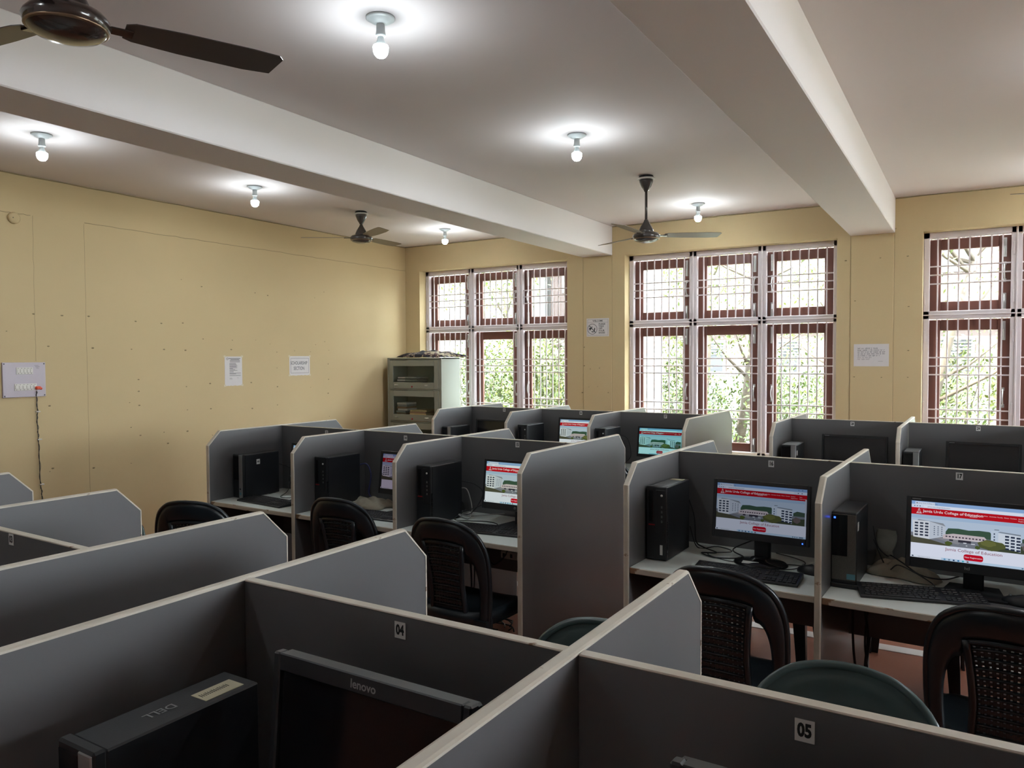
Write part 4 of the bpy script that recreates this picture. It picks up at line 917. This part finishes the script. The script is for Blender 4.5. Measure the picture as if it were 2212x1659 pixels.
def draw_hindi(p, w, h, fr):
    rows = [(.062, 'ink', [.03, .028, .05, .012, .045]), (.045, 'inkgrey', [.04, .05, .012, .02, .055, .025, .012]), (.028, 'inkgrey', [.025, .03, .012, .022, .022, .05, .02, .03]), (.011, 'inkgrey', [.022, .025, .018, .036, .036, .03, .012, .03]), (-.006, 'inkgrey', [.02, .05, .012, .03, .025, .02, .012]), (-.023, 'faint', [.036, .02, .03, .03]), (-.040, 'faint', [.028, .036, .04])]
    rd = random.Random(8)
    for (z, m, ws) in rows:
        x = -.118
        for wd_ in ws:
            m_ = 'inkgrey' if m != 'faint' else 'faint'
            wd_ *= .88; L = [(x, x + wd_, z + .0035, z + .0052)]; k = x + .002
            while k < x + wd_ - .003:
                L.append((k, k + .0018, z - rd.uniform(.003, .006), z + .0035))
                if rd.random() < .6: L.append((k - .003, k, z - .002, z - .0005))
                if rd.random() < .25: L.append((k - .002, k + .004, z + .0065, z + .008))
                k += rd.uniform(.0045, .007)
            bars(p, fr, L, m_); x += wd_ + .0075
    bars(p, fr, [(.06, .10, -.058, -.056)], 'inkgrey')
back_sheet('notice_sheet', 3.303, 3.604, 1.58, 1.79, 'faded handwritten-script notice sheet on the pier between second and third windows', 'paper', draw_hindi)
t = thing('switchboard', 'lilac switchboard plate with two rows of switches on the left wall', 'switchboard', (XL, 3.156, 1.523))
MB().box(0, .018, -.16, .16, -.137, .137, 'acrylic', .003).obj('plate', t)
for (yc, zc, n, wd_) in ((.0, .07, 5, .125), (.005, -.058, 6, .165)):
    md = MB().box(.018, .024, yc - wd_ / 2, yc + wd_ / 2, zc - .027, zc + .027, 'switch', .002).obj('switch_module', t)
    for i in range(n):
        y = yc - wd_ / 2 + .014 + i * (wd_ - .028) / (n - 1)
        MB().box(.024, .029, y - .0095, y + .0095, zc - .014, zc + .013, 'switch', .002).obj('rocker', md)
        m = MB(); m.box(.024, .0255, y - .002, y + .002, zc + .018, zc + .022, 'ink'); m.box(.024, .0255, y - .002, y + .002, zc - .022, zc - .018, 'ink'); m.obj('screw', md)
for y in (-.148, .148):
    for z in (-.125, .125): MB().lathe([(.005, 0), (.005, .003)], 'inkgrey', 8, Matrix.Translation((.018, y, z)) @ Matrix.Rotation(R(90), 4, 'Y')).obj('screw', t)
m = MB()
for i in range(5): m.box(.018, .0184, .075 + i * .004, .105 + .006 * (i % 3), .112 - i * .006, .1135 - i * .006, 'inkgrey')
m.obj('pen_scribble', t)
t = thing('power_plug', 'orange plug with black lead in the lower switchboard socket', 'plug', (XL + .029, 3.243, 1.455))
m = MB(); m.box(0, .03, -.02, .02, -.012, .014, 'orange', .007); m.box(.004, .026, .014, .03, -.014, .006, 'orange', .006); m.obj('plug_body', t)
pts = [on_wall(u, v, 0, XL + .012) for u, v in ((76, 845), (79, 860), (81, 889), (80, 905), (82, 930), (83, 950), (85, 990), (87, 1040), (90, 1060), (91, 1080))]
pts[0].x += .02; last = pts[-1]; pts += [Vector((XL + .012, last.y + .01, last.z * .5)), Vector((XL + .012, last.y + .01, .05))]
m = MB(); m.tube([p - t.location for p in spline(pts, 5)], .003, 'cable', 6); m.tube([p - t.location + Vector((.002, .006 * math.sin(i * .9), 0)) for i, p in enumerate(spline(pts, 8))], .002, 'cable', 5); m.obj('lead', t)
for (u, v) in ((80.5, 889), (84, 949), (89, 1046)):
    p = on_wall(u, v, 0, XL); MB().box(0, .02, -.016, .016, -.005, .005, 'switch', .002).obj('cable_clip', t).location = p - t.location
p = on_wall(29, 471, 0, XL); t = thing('ceiling_rose', 'round cream junction box high on the left wall', 'junction box', p)
m = MB(); m.lathe([(.045, 0), (.045, .012), (.036, .02), (.018, .022)], 'wall', 24, Matrix.Rotation(R(90), 4, 'Y')); m.obj('cover', t); MB().box(.02, .024, -.016, -.010, -.003, .003, 'ink').obj('screw', t)

# ------------------------------------------------------------------ bulbs
def bulb(x, y, label):
    t = thing('ceiling_bulb', label, 'light bulb', (x, y, H), 0, 'bare bulbs on the ceiling')
    MB().lathe([(.062, 0), (.062, -.006), (.056, -.010), (.046, -.011), (.044, -.018), (.030, -.020), (.028, -.026), (.018, -.028)][::-1], 'holder', 28).obj('mounting_plate', t)
    MB().lathe([(.016, -.026), (.018, -.034), (.019, -.058), (.022, -.074), (.021, -.080), (.015, -.082)][::-1], 'holder', 20).obj('lamp_holder', t)
    MB().lathe([(.012, -.080), (.0135, -.088), (.017, -.10), (.026, -.116), (.0305, -.124)][::-1], 'holder', 20).obj('bulb_neck', t)
    # the diffuser glows less at its rim than underneath, where the LEDs face
    g = MB(); g.lathe([(.0315, -.120), (.0335, -.125), (.0325, -.140)][::-1], 'bulbrim', 20, cap=False); g.lathe([(.0325, -.140), (.028, -.155), (.018, -.167), (.006, -.171)][::-1], 'bulb', 20, cap=False)
    g.add([(.006 * math.cos(i * .6283), .006 * math.sin(i * .6283), -.171) for i in range(10)], [tuple(range(10))], 'bulb'); g.obj('bulb_globe', t, 'glowing white globe')
for x, y, l in ((2.085, 2.552, 'lit bulb nearest the camera, at top centre of the picture'), (2.034, 4.546, 'lit bulb in the middle bay, left of the long-rod fan'), (2.013, 7.187, 'lit bulb in the middle bay closest to the windows'),
                (-.894, 2.693, 'lit bulb in the left bay closest to the camera, far left'), (-.945, 4.444, 'lit bulb in the left bay, second from the camera'), (-.859, 7.042, 'lit bulb in the left bay nearest the room corner'),
                (2.07, -.13, 'unseen bulb added behind the camera to light the near carrels, middle bay'),  # out of view, added for more top light on the near row
                (5.02, 2.6, 'assumed bulb in the right bay, outside the frame, nearest, kept to light the desks'), (5.02, 4.55, 'lit bulb in the right bay, outside the frame, middle'), (5.02, 7.15, 'lit bulb in the right bay, outside the frame, by the windows')): bulb(x, y, l)  # nearest right-bay bulb is assumed, kept to brighten the middle-row desks

# ------------------------------------------------------------------ ceiling fans
def fan(x, y, zb, ang, label, mat, bmat, flat=False):
    t = thing('ceiling_fan', label, 'fan', (x, y, H), 0, 'three-blade ceiling fans'); d = H - zb
    MB().lathe([(.055, 0), (.06, -.012), (.058, -.018)][::-1], 'gloss', 24).obj('ceiling_hook_plate', t)
    MB().lathe([(.066, -.018), (.072, -.024), (.066, -.032)][::-1], 'ringw', 28).obj('ring', t, 'white ring above the canopy')
    MB().lathe([(.056, -.032), (.054, -.05), (.040, -.085), (.020, -.115), (.016, -.125)][::-1], mat, 24).obj('canopy', t)
    MB().lathe([(.011, -.12), (.011, -d + .17)][::-1], mat, 12).obj('rod', t)
    MB().lathe([(.015, -d + .185), (.020, -d + .17), (.045, -d + .13), (.058, -d + .10), (.062, -d + .075)][::-1], mat, 28).obj('motor_cover', t)
    MB().lathe([(.062, -d + .085), (.095, -d + .075), (.108, -d + .06), (.112, -d + .05), (.104, -d + .03), (.085, -d + .014), (.05, -d + .004), (.02, -d)][::-1], mat, 36).obj('motor_housing', t)
    m = MB(); m.lathe([(.1045, -d + .034), (.107, -d + .030), (.1015, -d + .026)][::-1], 'trim', 36); m.obj('trim_ring', t)
    for k in range(3):
        a = R(ang + 120 * k); T = Matrix.Rotation(a, 4, 'Z') @ Matrix.Translation((0, 0, -d + .055)) @ Matrix.Rotation(R(-10), 4, 'X')
        m = MB(); m.box(.085, .17, -.018, .018, -.003, .003, mat, .002, T)
        out = [(.145, -.038), (.17, -.052), (.30, -.062), (.50, -.066), (.585, -.062), (.60, -.045), (.585, .050), (.50, .060), (.30, .056), (.17, .045), (.145, .034)]
        m.prism(out, 2, .003, .006, bmat, T); m.obj('blade', t)
fan(2.10, 1.21, 2.57, 68, 'dark brown ceiling fan at the top left corner, close to the camera', 'fan', 'blade')
fan(-.944, 5.754, 2.82, 213, 'grey-brown ceiling fan on a short rod near the room corner', 'fangrey', 'bladeb')
fan(2.003, 5.866, 2.60, 31, 'grey-brown ceiling fan on a long rod in front of the middle window', 'fangrey', 'bladeb')
fan(5.02, 5.85, 2.60, 205, 'ceiling fan at the right edge, only one blade tip in view', 'fangrey', 'bladeb')

# ------------------------------------------------------------------ outside
GZ = -.25
o = MB().box(-40, 40, -40, 60, GZ - .2, GZ, 'grass').obj('ground', kind='structure')
def leaves(mb, c, rad, n, size, mats, rd):
    for _ in range(n):
        while True:
            p = Vector((rd.uniform(-1, 1), rd.uniform(-1, 1), rd.uniform(-1, 1)))
            if .25 < p.length < 1: break
        p = Vector((p.x * rad[0], p.y * rad[1], p.z * rad[2])) + Vector(c)
        if p.z < GZ + .02: continue
        a = Vector((rd.gauss(0, 1), rd.gauss(0, 1), rd.gauss(0, 1))).normalized(); b = a.orthogonal().normalized() ; s = size * rd.uniform(.6, 1.3)
        mb.add([p - a * s, p + b * s * .45, p + a * s, p - b * s * .45], [(0, 1, 2, 3)], rd.choice(mats))
def bush(x, y, rx, ry, h, n, mats, label, seed, size=.06):
    n = int(n * 2.6); size = size * .62; rd = random.Random(seed); t = thing('bush', label, 'bush', (x, y, GZ), 0, 'bushes outside the windows')
    mb = MB(); m2 = MB()
    for k in range(5):
        c = (rd.uniform(-.5, .5) * rx, rd.uniform(-.4, .4) * ry, h * rd.uniform(.35, .62)); leaves(mb, (c[0], c[1], c[2] ), (rx * .75, ry * .75, h * .45), n // 5, size, mats, rd)
    mb.v = [(v[0], v[1], max(.01, v[2])) for v in mb.v]; mb.obj('foliage', t, kind='stuff')
    for k in range(6):
        a = rd.uniform(0, 6.28); m2.tube([(0, 0, 0), (math.cos(a) * rx * .25, math.sin(a) * ry * .25, h * .4), (math.cos(a) * rx * .5, math.sin(a) * ry * .5, h * .8)], [.02, .014, .006], 'bark', 5)
    m2.obj('stem', t)
G, YG, DG = ['leaf', 'leaf', 'leaf2'], ['leaf2', 'leaf2', 'leaf'], ['leaf', 'leafd', 'leaf2']
bush(.55, 11.2, .8, .7, 2.1, 2600, DG, 'dense green bush outside the middle window, lower left of its centre pane', 1, .05)
bush(1.55, 12.4, .9, .8, 2.0, 2400, G, 'bright bush outside the middle window behind its right pane', 2)
bush(-.9, 12.6, 1.1, .8, 2.6, 2600, YG, 'tall bush outside the middle window behind its left pane', 3)
bush(-2.6, 10.6, .8, .6, 2.3, 2600, DG, 'dark leafy bush low outside the left window', 4, .05)
bush(-3.0, 12.6, .9, .8, 2.6, 2600, YG, 'yellow-green bush outside the left window centre', 5)
bush(-1.6, 10.7, .75, .6, 2.4, 2600, G, 'bright green bush filling the right pane of the left window', 9)
bush(3.9, 11.6, 1.0, .8, 2.2, 2600, YG, 'yellow-green bush outside the right window', 6)
bush(5.6, 11.2, 1.0, .8, 2.2, 1800, G, 'green bush outside, past the right window', 7)
bush(2.9, 13.5, 1.0, .8, 2.1, 1800, YG, 'low bush further out between middle and right windows', 8)
def tree(x, y, h, lean, label, seed, n=1500):
    rd = random.Random(seed); t = thing('tree', label, 'tree', (x, y, GZ), 0, 'trees outside the windows')
    m = MB(); tip = Vector((lean, 0, h)); m.tube([Vector((0, 0, 0)), tip * .3 + Vector((.05, 0, 0)), tip * .65, tip], [.10, .08, .055, .02], 'bark', 7); m.obj('trunk', t)
    lf = MB()
    for k in range(9):
        s = rd.uniform(.35, .95); a = rd.uniform(0, 6.28); b0 = tip * s; L = rd.uniform(.7, 1.5); e = b0 + Vector((math.cos(a) * L, math.sin(a) * L * .6, L * rd.uniform(.35, .9)))
        q = MB(); q.tube([b0, (b0 + e) / 2 + Vector((0, 0, -.06)), e], [.03, .018, .006], 'bark', 5); q.obj('branch', t)
        leaves(lf, tuple(e), (.75, .6, .55), n * 2 // 9, .035, ['leaf2', 'leaf'], rd)
    lf.obj('foliage', t, kind='stuff')
tree(1.05, 12.0, 3.6, .5, 'slender leaning tree outside the middle window', 21, 900)
tree(3.45, 10.9, 3.4, .9, 'leaning tree trunk outside the right window', 22, 1000)
tree(-3.3, 13.0, 4.0, -.6, 'thin tree with bare branches outside the left window', 23, 1300)
tree(-.6, 15.5, 4.6, .4, 'taller tree further back outside the middle window', 24, 1500)
tree(2.0, 16.5, 4.4, -.3, 'tree in front of the pink building', 25, 1300)
def building(name, x0, x1, y, h, mat, label, nwin, fl, seed):
    t = thing(name, label, 'building', ((x0 + x1) / 2, y, GZ)); w = x1 - x0
    MB().box(-w / 2, w / 2, 0, 6, 0, h, mat).obj('wall', t)
    for k in range(fl): MB().box(-w / 2 - .1, w / 2 + .1, -.35, 0, 2.9 + k * 3.1, 3.05 + k * 3.1, 'whitew').obj('ledge', t)
    for k in range(fl):
        for i in range(nwin):
            x = -w / 2 + w * (i + .5) / nwin; z = 1.1 + k * 3.1
            f = MB(); f.box(x - .65, x + .65, -.05, .0, z, z + 1.35, 'whitew'); fo = f.obj('window', t)
            for s in (-1, 1): MB().box(x + s * .3 - .26, x + s * .3 + .26, -.06, -.05, z + .08, z + 1.27, 'darkwin').obj('pane', fo)
            q = MB()
            for j in range(5): q.box(x - .62, x + .62, -.12, -.065, z + .9 + j * .09, z + .93 + j * .09, 'whitew')
            q.obj('louvre', fo)
building('apartment_block', -8.6, 7.0, 24, 13, 'pinkw', 'pale pink apartment block far behind the trees', 7, 4, 1)
building('white_house', -18.8, -8.9, 19, 7.5, 'whitew', 'white house behind the bushes at far left', 3, 2, 2)
t = thing('garden_wall', 'low pale boundary wall behind the bushes', 'wall', (0, 17.5, GZ)); MB().box(-14, 12, 0, .2, 0, 1.5, 'whitew').obj('wall_panel', t); MB().box(-14, 12, -.04, .24, 1.5, 1.58, 'whitew').obj('coping', t)
for x in (.39,): 
    t = thing('gate_pillar', 'tall white pillar outside the left pane of the middle window', 'pillar', (x, 10.2, GZ)); MB().box(-.13, .13, -.13, .13, 0, 3.9, 'whitew', .01).obj('shaft', t); MB().box(-.17, .17, -.17, .17, 3.9, 4.0, 'whitew', .01).obj('cap', t)
